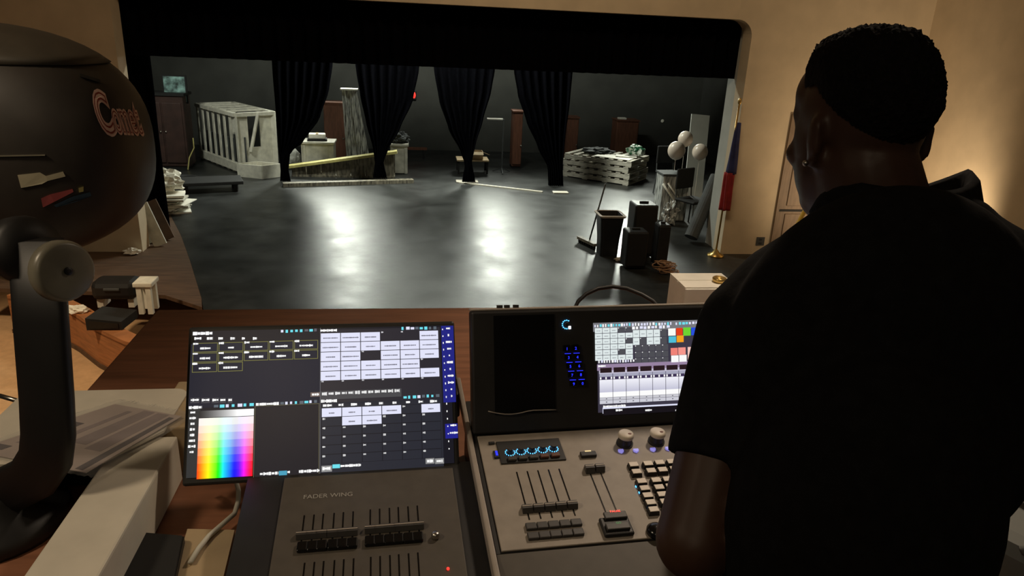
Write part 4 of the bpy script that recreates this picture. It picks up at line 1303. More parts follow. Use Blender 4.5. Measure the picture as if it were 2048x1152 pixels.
a0, b0 = PS.q(1198, 736); _, b1 = PS.q(1198, 746); _, b2 = PS.q(1200, 754); _, b3 = PS.q(1200, 760); _, b4 = PS.q(1203, 785); _, b5 = PS.q(1203, 795); _, b6 = PS.q(1203, 801); _, b7 = PS.q(1204, 808)
a1, _ = PS.q(1225, 740)
cw = a1-a0
for k in range(9):
    xa = a0+cw*k
    if xa+cw > sa+SW: break
    u.quad(xa, b1-0.002, xa+cw, b0+0.002, (195, 190, 210), 0.0007)
    u.quad(xa+0.002, b1, xa+cw-0.002, b0, (40, 26, 30), 0.0009)
    u.quad(xa+0.0005, b2, xa+cw-0.0005, b1-0.002, (165, 165, 185), 0.0008)
    u.quad(xa, b3, xa+cw, b2, (62, 52, 84), 0.0008)
    for t in (0.1, 0.5, 0.9):
        u.quad(xa+cw*t-0.0015, b3+0.001, xa+cw*t+0.0015, b2-0.0005, TXT, 0.0012)
    u.quad(xa+0.0005, b4, xa+cw-0.0005, b3, None, 0.0008, [(195, 195, 215), (195, 195, 215), (242, 242, 250), (242, 242, 250)])
    u.quad(xa+0.0005, b5, xa+cw-0.0005, b4, (252, 252, 252), 0.0008)
    u.quad(xa+0.0005, b6+0.0004, xa+cw-0.0005, b5-0.0004, (200, 200, 208), 0.0008)
    u.quad(xa+0.0005, b7, xa+cw-0.0005, b6-0.0002, (205, 205, 215), 0.0008)
    u.word(xa+cw/2-0.001, (b5+b6)/2, 0.003, 0.002, (70, 70, 80), 0.0012)
    u.word(xa+cw/2-0.001, (b6+b7)/2, 0.003, 0.002, (70, 70, 80), 0.0012)
u.wordpx(1206, 812, 1251, 5, TXT)
u.rect(1205, 815, 1400, 816.5, WHT, 0.0011)
u.rect(1206, 818, 1400, 820, (22, 18, 24), 0.0013)
for x in (1231, 1290, 1350):
    u.wordpx(x, 820, x+13, 5, TXT, 0.0018)
u.build('display', cn)

# control surface: encoder strip
a0, b0 = PC.q(985, 930); a1, b1 = PC.q(1117, 878)
PC.box(MB(), a0+0.016, b0-0.001, a1, b1, 0.0, 0.003, 0.001).build('encoder_bay', 'console_dark', cn)
for k in range(5):
    led_ring(PC, cn, 1020+k*21.6, 908-k*1.9, 0.0090, 0.0032, 11, 130, 410, kh=0.010, ds=0.00085)
    PC.cbox(MB(), 1024+k*21.6, 922-k*1.9, 0.016, 0.010, 0.003, 0.008, 0.001).build('bay_button', 'brown_door' if k > 2 else 'key_dark', cn)
PC.cbox(MB(), 992, 911, 0.010, 0.020, 0.0, 0.004, 0.001).build('side_button', 'console_dark', cn)
PC.cbox(MB(), 993, 910, 0.004, 0.012, 0.004, 0.005).build('side_led', 'led_blue', cn)
PC.cbox(MB(), 983, 888, 0.012, 0.006, 0.0, 0.004, 0.001).build('side_button', 'console_dark', cn)
# five faders and the keys under them
for k in range(5):
    x = 1034+k*22; y = 944-k*1.6
    fader(PC, cn, x, y, x+24, 1040-k*2, x+18, 1021-k*2, 0.0175, 0.017, 0.010, 'key_dark', 'edge_trim', 0.0)
    for j in range(2):
        PC.cbox(MB(), 1062+k*22.5+j*4, 1056+j*19-k*2, 0.0185, 0.0145, 0.0, 0.006, 0.0015).build('flash_button', 'key_dark', cn)
# small key with warm label
kb = PC.cbox(MB(), 1176, 912, 0.031, 0.013, 0.0, 0.007, 0.0015).build('label_key', 'console_dark', cn)
PC.cbox(MB(), 1175, 908, 0.012, 0.003, 0.007, 0.0076).build('lit_label', 'led_warm', kb)
for k in range(2):
    x = 1182+k*21
    fader(PC, cn, x-7, 930-k*2, x+30, 1030-k*2, x-5, 942-k*2, 0.0170, 0.018, 0.012, 'key_dark', 'edge_trim', 0.0)
# go block
gb_ = PC.cbox(MB(), 1232, 1057, 0.052, 0.040, 0.0, 0.008, 0.003).build('go_block', 'console_dark', cn)
PC.cbox(MB(), 1229, 1040, 0.040, 0.015, 0.008, 0.013, 0.0015).build('go_key', 'key_dark', gb_)
PC.cbox(MB(), 1234, 1062, 0.041, 0.015, 0.008, 0.013, 0.0015).build('go_key', 'key_dark', gb_)
a, b = PC.q(1228, 1034)
vs, fs = text_mesh('PAUSE', 0.0066)
wv = max(v.x for v in vs)
MB().add([PC.pt(a-wv/2+v.x, b-0.0025+v.y, 0.0136) for v in vs], fs).build('red_lettering', 'led_red', gb_)
vs, fs = text_mesh('GO', 0.006)
a, b = PC.q(1234, 1057)
MB().add([PC.pt(a-0.004+v.x, b-0.0025+v.y, 0.0136) for v in vs], fs).build('green_lettering', 'led_green', gb_)
# parameter knobs
for x, y in ((1249, 888), (1312, 884), (1376, 880)):
    a, b = PC.q(x, y)
    kk = MB().lathe(PC.pt(a, b, 0), [(0.0165, 0), (0.0165, 0.004), (0.0145, 0.005), (0.0135, 0.017), (0.0128, 0.018)], 28, PC.M).build('parameter_knob', 'console_dark', cn)
    MB().lathe(PC.pt(a, b, 0.018), [(0.0150, 0), (0.0155, 0.002), (0.0150, 0.007), (0.012, 0.009)], 28, PC.M).build('knob_top', 'knob_white', kk, True)
    MB().ell(PC.pt(a+0.006, b-0.003, 0.0268), (0.004, 0.003, 0.001), PC.M, 12, 6).build('finger_dimple', 'brown_door', kk)
for x, y in ((1242, 904), (1272, 903), (1306, 901), (1336, 899), (1368, 897)):
    a, b = PC.q(x, y)
    MB().prism([PC.pt(a-0.005, b+0.004), PC.pt(a+0.005, b+0.004), PC.pt(a+0.005, b-0.001), PC.pt(a, b-0.005), PC.pt(a-0.005, b-0.001)], PC.N*0.004).build('arrow_key', 'lavender', cn)
# key clusters
for bx_, rows in (((1266, 936), 7), ((1295, 934), 7), ((1318, 932), 8), ((1342, 930), 8), ((1366, 928), 8)):
    for j in range(rows):
        gap = 4 if j >= 2 else 0
        x = bx_[0]+j*6.0+gap; y = bx_[1]+j*14.2+gap*1.2
        a, b = PC.q(x, y)
        mb = MB()
        w2, l2 = 0.0100, 0.0071
        kk = mb.hexa([PC.pt(a+sx*w2, b+sy*l2, 0.0) for sx, sy in ((-1,-1),(1,-1),(1,1),(-1,1))]+[PC.pt(a+sx*w2*0.86, b+sy*l2*0.86, 0.0085) for sx, sy in ((-1,-1),(1,-1),(1,1),(-1,1))]).build('key', 'console_dark', cn)
        PC.box(MB(), a-w2*0.84, b-l2*0.84, a+w2*0.84, b+l2*0.84, 0.0085, 0.0100, 0.0006).build('keycap', 'keycap', kk)
    # lit gaps beside the first column
for j in range(6):
    x, y = 1259+j*6.6, 966+j*12
    if j: PC.cbox(MB(), x+6, y-4, 0.0012, 0.004, 0.0, 0.002).build('gap_led', 'led_cyan', cn)
a, b = PC.q(1300, 1066)
MB().lathe(PC.pt(a+0.012, b, 0.0), [(0.018, 0), (0.018, 0.006), (0.012, 0.011), (0.004, 0.013)], 22, PC.M).build('dark_dome', 'console_gloss', cn, True)  # low dark glossy dome below the key clusters
# little latches on the housing top
for x in (1003, 1018, 1036):
    a, b = PS.q(x, 616)
    PS.box(MB(), a-0.005, 0.247, a+0.005, 0.253, -0.03, -0.015, 0.001).build('latch', 'console_dark', cn)

# cable arching behind the console
pts = [(1146, 625), (1156, 603), (1172, 588), (1196, 577), (1225, 573), (1254, 577), (1284, 589), (1306, 602), (1324, 620)]
dp = [1.82, 1.83, 1.84, 1.85, 1.86, 1.85, 1.84, 1.83, 1.82]
P3 = [D(x, y, d) for (x, y), d in zip(pts, dp)]
s0, s1 = P3[0], P3[-1]
P3 = [Vector((s0.x-0.02, s0.y, ZC+0.008)), Vector((s0.x-0.01, s0.y, (s0.z+ZC)/2))]+P3+[Vector((s1.x+0.01, s1.y, (s1.z+ZC)/2)), Vector((s1.x+0.03, s1.y, ZC+0.008))]
tag(MB().tube(P3, 0.0052, 8).build('black_cable', 'black_plastic', None, True), 'thick black cable arching up behind the main console', 'cable')
# white cardboard box behind the console
yf = 1.95
pa, pb = H(1371, 580, yf), H(1480, 575, yf)
pt_, pbk = H(1371, 578, yf).z, None
wbx = empty('white_carton', (pa.x+0.06, yf+0.06, ZC), 0, 'white cardboard carton standing behind the console beside the man', 'carton')
bw = 0.17
x0_, x1_ = pa.x, pa.x+bw
MB().bbox(((x0_+x1_)/2, yf+0.07, (ZC+pt_)/2), (bw, 0.14, pt_-ZC), 0.003).build('body', 'paper_bright', wbx)
MB().prism([(x0_, yf+0.004, pt_+0.0005), (x1_, yf+0.004, pt_+0.0005), (x1_, yf+0.068, pt_+0.0005), (x0_, yf+0.068, pt_+0.0005)], (0, 0, 0.003)).build('flap', 'paper_bright', wbx)
MB().prism([(x0_, yf+0.072, pt_+0.0005), (x1_, yf+0.072, pt_+0.0005), (x1_, yf+0.138, pt_+0.0005), (x0_, yf+0.138, pt_+0.0005)], (0, 0, 0.003)).build('flap', 'paper_bright', wbx)
q = H(1431, 570, yf+0.05)
tag(MB().lathe((q.x+0.01, yf+0.05, pt_+0.0045), [(0.018, 0), (0.021, 0.006), (0.021, 0.014), (0.016, 0.016), (0.012, 0.006)], 20).build('tape_roll', 'gold', None, True), 'small brown tape roll on top of the white carton', 'tape roll')

# ------------------------------------------------------------------ left front: carton, board, sleeve
tag(MB().bbox((-0.50, 1.04, ZC+0.05), (0.105, 0.52, 0.098), 0.004).build('long_carton', 'paper'), 'long narrow cream carton lying on the counter, left of the monitor', 'carton')
tag(MB().bbox((-0.468, 1.415, ZC+0.055), (0.075, 0.20, 0.108), 0.004).build('short_carton', 'cardboard'), 'short tan carton between the long carton and the monitor', 'carton')
bb = empty('black_power_box', (-0.66, 1.35, ZC), 0, 'black power box under the white board at the left', 'box')
MB().bbox((-0.655, 1.37, ZC+0.0525), (0.17, 0.17, 0.104), 0.01).build('body', 'black_plastic', bb)
MB().bbox((-0.66, 1.262, ZC+0.05), (0.03, 0.01, 0.02), 0.002).build('switch', 'key_dark', bb)
# white board with a rounded corner
bp_ = [(-0.76, 1.20), (-0.53, 1.20), (-0.49, 1.24)]
cxr, cyr, rr = -0.50, 1.445, 0.03
bp_ = [(-0.80, 1.20), (-0.545, 1.20), (-0.472, 1.30)] + [(cxr+rr*math.cos(a), cyr+rr*math.sin(a)) for a in (math.pi/2*k/6 for k in range(7))] + [(-0.80, 1.475)]
zbp = 0.9625
tag(MB().prism([(x, y, zbp-0.006) for x, y in bp_], (0, 0, 0.005)).build('white_board', 'paper'), 'white board with a rounded corner under the plastic sleeve', 'board')
# printed sheet in a clear sleeve
zs_ = 0.964
cs = [G(-70, 905, zs_), G(192, 956, zs_), G(384, 833, zs_), G(235, 806, zs_)]
sv = empty('document_sleeve', cs[1], 0, 'printed sheet in a crinkled clear plastic sleeve at the left', 'document sleeve')
def bil(s, t, z):
    p = (cs[0]*(1-s)+cs[1]*s)*(1-t)+(cs[3]*(1-s)+cs[2]*s)*t
    return Vector((p.x, p.y, z))
mat('print_paper', (0.44, 0.36, 0.33), 0.7, var=0.05, scale=14)
mat('print_band', (0.085, 0.07, 0.085), 0.7, var=0.1, scale=14)
mat('print_mauve', (0.27, 0.215, 0.22), 0.7, var=0.1, scale=14)
MB().prism([bil(0.02, 0.03, zs_), bil(0.90, 0.03, zs_), bil(0.90, 0.97, zs_), bil(0.02, 0.97, zs_)], (0, 0, 0.0012)).build('sheet', 'print_paper', sv)
for s0, s1, t0, t1, mm in ((0.80, 0.86, 0.05, 0.92, 'print_band'), (0.62, 0.76, 0.30, 0.95, 'print_mauve'), (0.44, 0.58, 0.35, 0.95, 'print_mauve'), (0.06, 0.22, 0.55, 0.62, 'print_band'), (0.12, 0.36, 0.22, 0.30, 'print_mauve'), (0.30, 0.36, 0.4, 0.9, 'print_mauve'), (0.04, 0.16, 0.10, 0.17, 'print_band')):
    MB().prism([bil(s0, t0, zs_+0.0013), bil(s1, t0, zs_+0.0013), bil(s1, t1, zs_+0.0013), bil(s0, t1, zs_+0.0013)], (0, 0, 0.0003)).build('printed_band', mm, sv)
m = MB()
NS, NT = 44, 30
rows = []
for i in range(NT+1):
    row = []
    for j in range(NS+1):
        s, t = j/NS, i/NT
        e = min(s, 1-s, t, 1-t)
        wv = noise.noise(Vector((s*22, t*16, 1.0)))*0.008*max(0.12, 1-e*9)
        ov = 0.012 if e < 0.001 else 0.0
        p = bil(s*1.06-0.02, t*1.06-0.03, zs_+0.004+abs(wv))
        row.append(p)
    rows.append(row)
m.rings(rows, cap=False, closed=False)
m.build('clear_cover', 'clear_plastic', sv, True)
# black flat case, brown card, pale cable in front
pts = [G(262, 1062, 0.88), G(368, 1070, 0.88), G(345, 1175, 0.88), G(190, 1175, 0.88)]
fc = empty('flat_case', (pts[0].x, pts[0].y, ZC), 0, 'flat black case on the counter beside the long carton', 'case')
MB().prism([Vector((p.x, p.y, ZC+0.001)) for p in pts], (0, 0, 0.026)).build('body', 'black_plastic', fc)
MB().prism([Vector((p.x*0.99, p.y*1.0, ZC+0.0275)) for p in (pts[0].lerp(pts[2], 0.05), pts[1].lerp(pts[3], 0.05), pts[2].lerp(pts[0], 0.05), pts[3].lerp(pts[1], 0.05))], (0, 0, 0.006)).build('lid', 'black_matte', fc)
pts = [G(376, 1066, 0.855), G(470, 1068, 0.855), G(446, 1170, 0.855), G(344, 1170, 0.855)]
tag(MB().prism([Vector((p.x, p.y, ZC+0.002)) for p in pts], (0, 0, 0.012)).build('brown_card', 'cardboard'), 'flat tan cardboard piece on the counter left of the fader wing', 'cardboard')
P3 = [D(x, y, d) for x, y, d in ((470, 955, 1.40), (478, 990, 1.385), (480, 1040, 1.365), (474, 1075, 1.335), (452, 1104, 1.31), (425, 1135, 1.28), (405, 1165, 1.25), (390, 1200, 1.22))]
P3 = [Vector((p.x, p.y, max(p.z, ZC+0.02))) for p in P3]
tag(MB().tube(P3, 0.0045, 8).build('pale_cable', 'white_dirty', None, True), 'pale cable running down from the monitor beside the fader wing', 'cable')
a, b = G(-20, 786, ZC+0.006), G(40, 803, ZC+0.006)
pn = empty('silver_pen', a, 0, 'silver pen lying on the counter edge at the far left', 'pen')
MB().tube([a, b], 0.0055, 10).build('barrel', 'metal', pn, True)
MB().tube([b, b+(b-a).normalized()*0.012], [0.0055, 0.0015], 10).build('tip', 'gold', pn, True)

# ------------------------------------------------------------------ right front corner: grey bag and foil
p = G(2046, 1120, 0.93)
gbg = empty('grey_bag', (p.x+0.03, p.y+0.04, ZC), 0, 'grey fabric bag at the lower right, beside the man', 'bag')
MB().bbox((p.x+0.055, p.y+0.06, ZC+0.055), (0.17, 0.16, 0.108), 0.03, 0.5).build('body', 'grey_board', gbg)
MB().tube([(p.x-0.01, p.y, ZC+0.10), (p.x+0.05, p.y-0.02, ZC+0.125), (p.x+0.11, p.y+0.03, ZC+0.10)], 0.008).build('strap', 'grey_board', gbg, True)
p = G(2052, 1030, 0.95)
tag(crumple('foil_bag', (p.x+0.06, p.y+0.16, ZC+0.002), (0.06, 0.05, 0.09), 'plastic_sheet', None, 31, 0.6), 'crumpled shiny dark plastic bag at the right edge', 'plastic bag')

# ------------------------------------------------------------------ follow spotlight, left foreground
SCn = D(-60, 285, 1.42)
sR, sU, sF = CR.copy(), Vector((0, 0, 1)), Vector((CR.y, -CR.x, 0)).normalized()*-1
sR = Vector((CR.x, CR.y, 0)).normalized()
sF = Vector((-sR.y, sR.x, 0))
rx_, ry_, rz_ = 0.335, 0.20, 0.225
EX1, EX2 = 2.6, 2.5
def imp(p):
    d = p-SCn
    x, y, z = abs(d.dot(sR))/rx_, abs(d.dot(sF))/ry_, abs(d.z)/rz_
    return (x**EX1+y**EX1)**(EX2/EX1)+z**EX2
def surf(x, y, off=0.002):
    d = ray(x, y)
    d = d/FPX
    t0 = 0.9
    t = t0
    while t < 1.9:
        if imp(CAM+d*t) < 1:
            break
        t += 0.004
    else:
        return None
    lo, hi = t-0.004, t
    for _ in range(18):
        mid = (lo+hi)/2
        if imp(CAM+d*mid) < 1: hi = mid
        else: lo = mid
    return CAM+d*(lo-off)
fs_ = empty('follow_spotlight', (G(-40, 1045, ZC).x, G(-40, 1045, ZC).y, ZC), 0, 'big black follow spotlight on a yoke in the left foreground', 'spotlight')
m = MB()
rs = []
NL, NB = 56, 36
for i in range(NB+1):
    be = -math.pi/2+math.pi*i/NB
    be = max(-math.pi/2+0.02, min(math.pi/2-0.02, be))
    cb, sb_ = math.cos(be), math.sin(be)
    e2 = 2/EX2
    ring = []
    for k in range(NL):
        al = 2*math.pi*k/NL
        ca_, sa_ = math.cos(al), math.sin(al)
        e1_ = 2/EX1
        cbp = abs(cb)**e2
        ring.append(SCn+sR*rx_*cbp*math.copysign(abs(ca_)**e1_, ca_)+sF*ry_*cbp*math.copysign(abs(sa_)**e1_, sa_)+sU*rz_*math.copysign(abs(sb_)**e2, sb_))
    rs.append(ring)
m.rings(rs)
hs = m.build('housing', 'black_paint', fs_, True)
# lid band on top, seam strip, vents
def surf_patch(pxs, off, th, name, mt, parent):
    top = [surf(x, y, off+th) for x, y in pxs]
    bot = [surf(x, y, off-0.001) for x, y in pxs]
    if any(q is None for q in top+bot):
        return None
    return MB().rings([bot, top]).build(name, mt, parent)
def surf_strip(path, wpx, off, name, mt, parent):
    tp, bt_ = [], []
    for x, y in path:
        a = surf(x, y-wpx/2, off); b = surf(x, y+wpx/2, off)
        if a is None or b is None: continue
        tp.append(a); bt_.append(b)
    o1 = [p+(CAM-p).normalized()*0.004 for p in tp]; o2 = [p+(CAM-p).normalized()*0.004 for p in bt_]
    return MB().rings([list(q) for q in zip(tp, bt_, o2, o1)]).build(name, mt, parent)
surf_strip([(x, 312-0.02*x) for x in range(-60, 92, 10)], 3, 0.0, 'seam_trim', 'disc_clear', hs)
surf_strip([(x, 90+0.0012*(x+60)**2*0.35) for x in range(-60, 196, 12)], 5, 0.0, 'lid_seam', 'black_matte', hs)
surf_strip([(x, 150+0.3*(x-160)) for x in range(160, 206, 8)], 6, 0.0, 'vent_slot', 'black_matte', hs)
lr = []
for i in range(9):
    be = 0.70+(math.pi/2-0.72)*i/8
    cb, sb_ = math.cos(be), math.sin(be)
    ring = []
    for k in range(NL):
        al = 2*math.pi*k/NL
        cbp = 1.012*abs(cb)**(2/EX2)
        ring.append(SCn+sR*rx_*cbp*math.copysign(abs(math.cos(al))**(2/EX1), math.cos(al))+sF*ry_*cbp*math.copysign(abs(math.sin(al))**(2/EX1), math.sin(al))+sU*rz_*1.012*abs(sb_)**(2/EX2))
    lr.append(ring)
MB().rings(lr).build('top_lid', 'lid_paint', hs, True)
# tape strips
surf_patch([(35, 350), (80, 345), (92, 352), (126, 343), (131, 353), (95, 362), (84, 368), (42, 376)][::1], 0.0, 0.002, 'tape_strip', 'tape_cream', hs)
surf_patch([(82, 397), (100, 389), (145, 378), (147, 384), (108, 404), (86, 415)], 0.0, 0.002, 'tape_strip', 'tape_red', hs)
surf_patch([(108, 410), (146, 393), (180, 384), (183, 392), (150, 404), (112, 415)], 0.0, 0.0015, 'tape_strip', 'tape_blue', hs)
surf_patch([(157, 376), (167, 373), (167, 383), (158, 385)], 0.0, 0.0025, 'tape_strip', 'yellow_plank', hs)
# script logo, cream letters with a dark red outline
def logo(offset, off, mt, name):
    out = MB()
    for txt, ox, oy, sc_x, sc_y in (('C', 0.0, 0.0, 1.05, 1.45), ('omet', 0.47, 0.03, 0.80, 1.12)):
        vs, fs = text_mesh(txt, 1.0, 0.0, offset)
        w_ = max(v.x for v in vs)
        pts, ok = [], True
        for v in vs:
            s = ox+v.x*sc_x*(0.62 if txt == 'C' else 0.47)/ (1.0)
            t = oy+v.y*sc_y
            x = 203+s*66+t*(-24); y = 263+s*4-t*78
            q = surf(x, y, off)
            if q is None:
                q = SCn
                ok = False
            pts.append(q)
        fs = [f for f in fs if all((pts[i]-SCn).length > 1e-6 for i in f)]
        out.add(pts, fs)
    return out.build(name, mt, hs)
logo(0.075, 0.002, 'logo_cream', 'logo_backing')
logo(0.022, 0.0030, 'logo_red', 'logo_outline')
logo(-0.012, 0.0040, 'logo_cream', 'logo_letters')
# yoke: two arms and a cross bar, pan base
yk = [D(72, 480, 1.14), D(82, 640, 1.15), D(94, 800, 1.17), D(97, 870, 1.18), D(92, 915, 1.19), D(66, 955, 1.21), D(20, 978, 1.23), D(-60, 990, 1.26)]
far = [D(-240, 990, 1.52), D(-290, 900, 1.58), D(-290, 480, 1.58)]
def bar(path, wd, th, name, mt, parent, seg=16):
    rs = []
    n = len(path)
    for i, p in enumerate(path):
        t = (path[min(i+1, n-1)]-path[max(i-1, 0)]).normalized()
        sd = t.cross(sF).normalized()
        rs.append([p+sd*(wd/2)*math.copysign(abs(math.cos(a))**0.6, math.cos(a))+sF*(th/2)*math.copysign(abs(math.sin(a))**0.6, math.sin(a)) for a in (2*math.pi*k/seg for k in range(seg))])
    return MB().rings(rs).build(name, mt, parent, True)
bar(yk+far, 0.084, 0.03, 'yoke', 'black_plastic', fs_)
# tension wheel
kc = D(132, 542, 1.10)
ax = (CAM-kc).normalized()*0.75-sR*(-0.5)
ax = ((CAM-kc).normalized()+sR*1.15).normalized()
Mk = ax.to_track_quat('Z', 'Y').to_matrix()
MB().lathe(kc, [(0.044, -0.02), (0.047, -0.016), (0.047, -0.004), (0.044, 0.002), (0.040, 0.004), (0.012, 0.005), (0.006, 0.004)], 36, Mk).build('tension_wheel', 'disc_clear', fs_, True)
MB().lathe(kc, [(0.006, 0.0), (0.006, 0.008), (0.003, 0.009)], 12, Mk).build('wheel_bolt', 'black_plastic', fs_)
tc = D(66, 500, 1.15)
MB().lathe(tc, [(0.052, -0.05), (0.055, -0.02), (0.05, 0.0), (0.02, 0.004)], 24, Mk).build('pivot_hub', 'black_plastic', fs_, True)
bc_ = G(-10, 1050, ZC)
MB().lathe((bc_.x, bc_.y, ZC), [(0.118, 0.0), (0.122, 0.01), (0.118, 0.03), (0.085, 0.045), (0.07, 0.075), (0.06, 0.09)], 36).build('pan_base', 'black_plastic', fs_, True)
MB().tube([(bc_.x, bc_.y, ZC+0.07), D(-10, 985, 1.25)], 0.03, 14).build('spindle', 'black_plastic', fs_, True)
# ------------------------------------------------------------------ the man at the console
def remesh(mb, name, mname, parent, voxel, smooth_it=4, fac=0.5):
    o = mb.build(name+'_raw', mname, None, True, origin=(0, 0, 0))
    md = o.modifiers.new('r', 'REMESH'); md.mode = 'VOXEL'; md.voxel_size = voxel; md.use_smooth_shade = True
    sm = o.modifiers.new('s', 'SMOOTH'); sm.iterations = smooth_it; sm.factor = fac
    bpy.context.view_layer.update()
    me = bpy.data.meshes.new_from_object(o.evaluated_get(bpy.context.evaluated_depsgraph_get()))
    old = o.data
    bpy.data.objects.remove(o)
    bpy.data.meshes.remove(old)
    me.name = name
    Wp = WM[parent.name].inverted() if parent else Matrix.Identity(4)
    me.transform(Wp)
    for p in me.polygons:
        p.use_smooth = True
    if not me.materials:
        me.materials.append(MATS[mname])
    n = bpy.data.objects.new(name, me)
    COL.objects.link(n)
    n.parent = parent
    WM[n.name] = WM[parent.name].copy() if parent else Matrix.Identity(4)
    return n

feet = Vector((0.55, 0.60, 0.0))
man = empty('person', feet, 0, 'person in a black polo shirt standing with his back to us at the console', 'person')
Hc = D(1716, 268, 0.955)
HS = 0.90
hy = math.radians(-2); hp = math.radians(-12)
hf = Vector((math.sin(hy)*math.cos(hp), math.cos(hy)*math.cos(hp), math.sin(hp)))
hr = Vector((math.cos(hy), -math.sin(hy), 0))
hu = hr.cross(hf)
MH = Matrix((hr*HS, hf*HS, hu*HS)).transposed()
def hd(r, f, u_):
    return Hc+(hr*r+hf*f+hu*u_)*HS
neck_b = D(1768, 415, 0.945)
shL, shR = D(1492, 652, 0.925), D(2075, 610, 0.845)
elL = D(1390, 1082, 0.85)
wrL = Vector((0.475, 0.90, 1.065))
elR = Vector((0.98, 0.70, 1.14)); wrR = Vector((1.12, 0.93, 1.04))
chest = D(1752, 720, 0.885); waist = D(1712, 1060, 0.815)
hip = Vector((0.555, 0.625, 0.93))
b = MB()
# head
b.ell(hd(0, -0.008, 0.03), (0.080, 0.101, 0.104), MH, 28, 20)
b.ell(hd(0, 0.024, -0.045), (0.071, 0.080, 0.088), MH, 24, 16)
b.ell(hd(0, 0.022, -0.005), (0.075, 0.083, 0.095), MH, 24, 16)
b.ell(hd(0, 0.046, -0.092), (0.052, 0.052, 0.042), MH)
b.ell(hd(0, 0.066, 0.035), (0.064, 0.034, 0.045), MH)                   # brow
b.cap(hd(0, 0.094, 0.012), hd(0, 0.102, -0.022), 0.009, 0.012)           # nose
b.ell(hd(0, 0.098, -0.060), (0.026, 0.012, 0.007), MH)
b.ell(hd(0, 0.096, -0.071), (0.023, 0.012, 0.007), MH)
for s in (-1, 1):
    b.ell(hd(s*0.031, 0.090, 0.006), (0.014, 0.010, 0.009), MH)          # eyelids
    b.ell(hd(s*0.045, 0.070, -0.025), (0.024, 0.026, 0.022), MH)         # cheek
    er = Matrix.Rotation(s*0.35, 3, 'Z')
    b.ell(hd(s*0.083, -0.022, -0.012), (0.010, 0.021, 0.033), MH @ er)   # ear
    b.ell(hd(s*0.086, -0.030, 0.004), (0.009, 0.015, 0.018), MH @ er)
    b.ell(hd(s*0.081, -0.014, -0.041), (0.008, 0.010, 0.012), MH)
b.ell(hd(0, 0.040, 0.060), (0.070, 0.066, 0.062), MH, 24, 16)
# neck
b.cap(hd(0, -0.025, -0.055), neck_b+Vector((0, 0.0, -0.03)), 0.064, 0.070)
# trunk, legs
b.ell(chest, (0.165, 0.10, 0.19)); b.ell(waist, (0.14, 0.095, 0.19)); b.ell(hip, (0.15, 0.105, 0.12))
b.cap(neck_b-Vector((0, 0, 0.05)), shL, 0.05, 0.045); b.cap(neck_b-Vector((0, 0, 0.05)), shR, 0.05, 0.045)
for s in (-1, 1):
    hj = hip+Vector((s*0.085, 0, -0.04)); kn = Vector((feet.x+s*0.10, 0.645, 0.50)); an = Vector((feet.x+s*0.11, 0.60, 0.09))
    b.cap(hj, kn, 0.082, 0.055); b.cap(kn, an, 0.053, 0.036)
    b.cap(an+Vector((0, -0.03, -0.05)), an+Vector((s*0.02, 0.14, -0.06)), 0.034, 0.030)
# arms and hands
def arm(sh, el, wr, side, tip):
    b.cap(sh, el, 0.050, 0.046)
    b.cap(el, wr, 0.046, 0.029)
    b.cap(el, el+(wr-el)*0.4, 0.047, 0.045)
    d = (tip-wr).normalized()
    sd = d.cross(Vector((0, 0, 1))).normalized()*side       # towards the thumb
    up = sd.cross(d)*side
    pl = wr+d*0.05
    b.cap(wr, wr+d*0.075+sd*0.018, 0.026, 0.020); b.cap(wr, wr+d*0.075-sd*0.022, 0.025, 0.018)
    for i, (o, L) in enumerate(((0.030, 0.068), (0.010, 0.078), (-0.011, 0.072), (-0.031, 0.056))):
        k0 = wr+d*(0.085-0.004*abs(i-1))+sd*o
        k1 = k0+d*L*0.45+Vector((0, 0, 0.004)); k2 = k1+d*L*0.30+Vector((0, 0, -0.012)); k3 = k2+d*L*0.18+Vector((0, 0, -0.016))
        b.cap(k0, k1, 0.0092, 0.0085, 10); b.cap(k1, k2, 0.0085, 0.0078, 10); b.cap(k2, k3, 0.0078, 0.007, 10)
    t0 = wr+d*0.03+sd*0.028; t1 = t0+d*0.035+sd*0.028; t2 = t1+d*0.032+sd*0.006-Vector((0, 0, 0.010))
    b.cap(t0, t1, 0.012, 0.0105, 10); b.cap(t1, t2, 0.0105, 0.009, 10)
arm(shL, elL, wrL, 1, wrL+Vector((0.03, 0.12, -0.045)))
arm(shR, elR, wrR, -1, wrR+Vector((0.02, 0.12, -0.045)))
body = remesh(b, 'body', 'skin', man, 0.0058, 3)
# shirt
s_ = MB()
s_.ell(chest, (0.195, 0.128, 0.215), None, 28, 20); s_.ell(waist, (0.150, 0.122, 0.22), None, 28, 20)
s_.ell(hip+Vector((0, 0, 0.04)), (0.148, 0.120, 0.11), None, 28, 18)
s_.ell(D(1768, 890, 0.85), (0.172, 0.12, 0.13), None, 28, 18)
tl0, tl1 = D(1700, 480, 0.935), D(1556, 575, 0.93)
tr0, tr1 = D(1900, 478, 0.90), D(2000, 545, 0.865)
s_.cap(tl0, tl1, 0.052, 0.055); s_.cap(tl1, shL, 0.055, 0.060)
s_.cap(tr0, tr1, 0.052, 0.055); s_.cap(tr1, shR, 0.055, 0.062)
s_.cap(tl0, tr0, 0.058, 0.058)
s_.cap(D(1620, 640, 0.91), D(1960, 640, 0.87), 0.085, 0.085)
s_.cap(D(1560, 700, 0.91), D(2020, 700, 0.86), 0.07, 0.07)
def sleeve(sh, el, t, r0, r1):
    e = sh.lerp(el, t); mid = sh.lerp(el, t*0.5)
    d = (el-sh).normalized()
    s_.cap(sh, mid, r0, (r0+r1)/2)
    s_.tube([sh, mid, e], [r0, (r0+r1)/2, r1], 22)
sleeve(shL, elL, 0.66, 0.061, 0.0575)
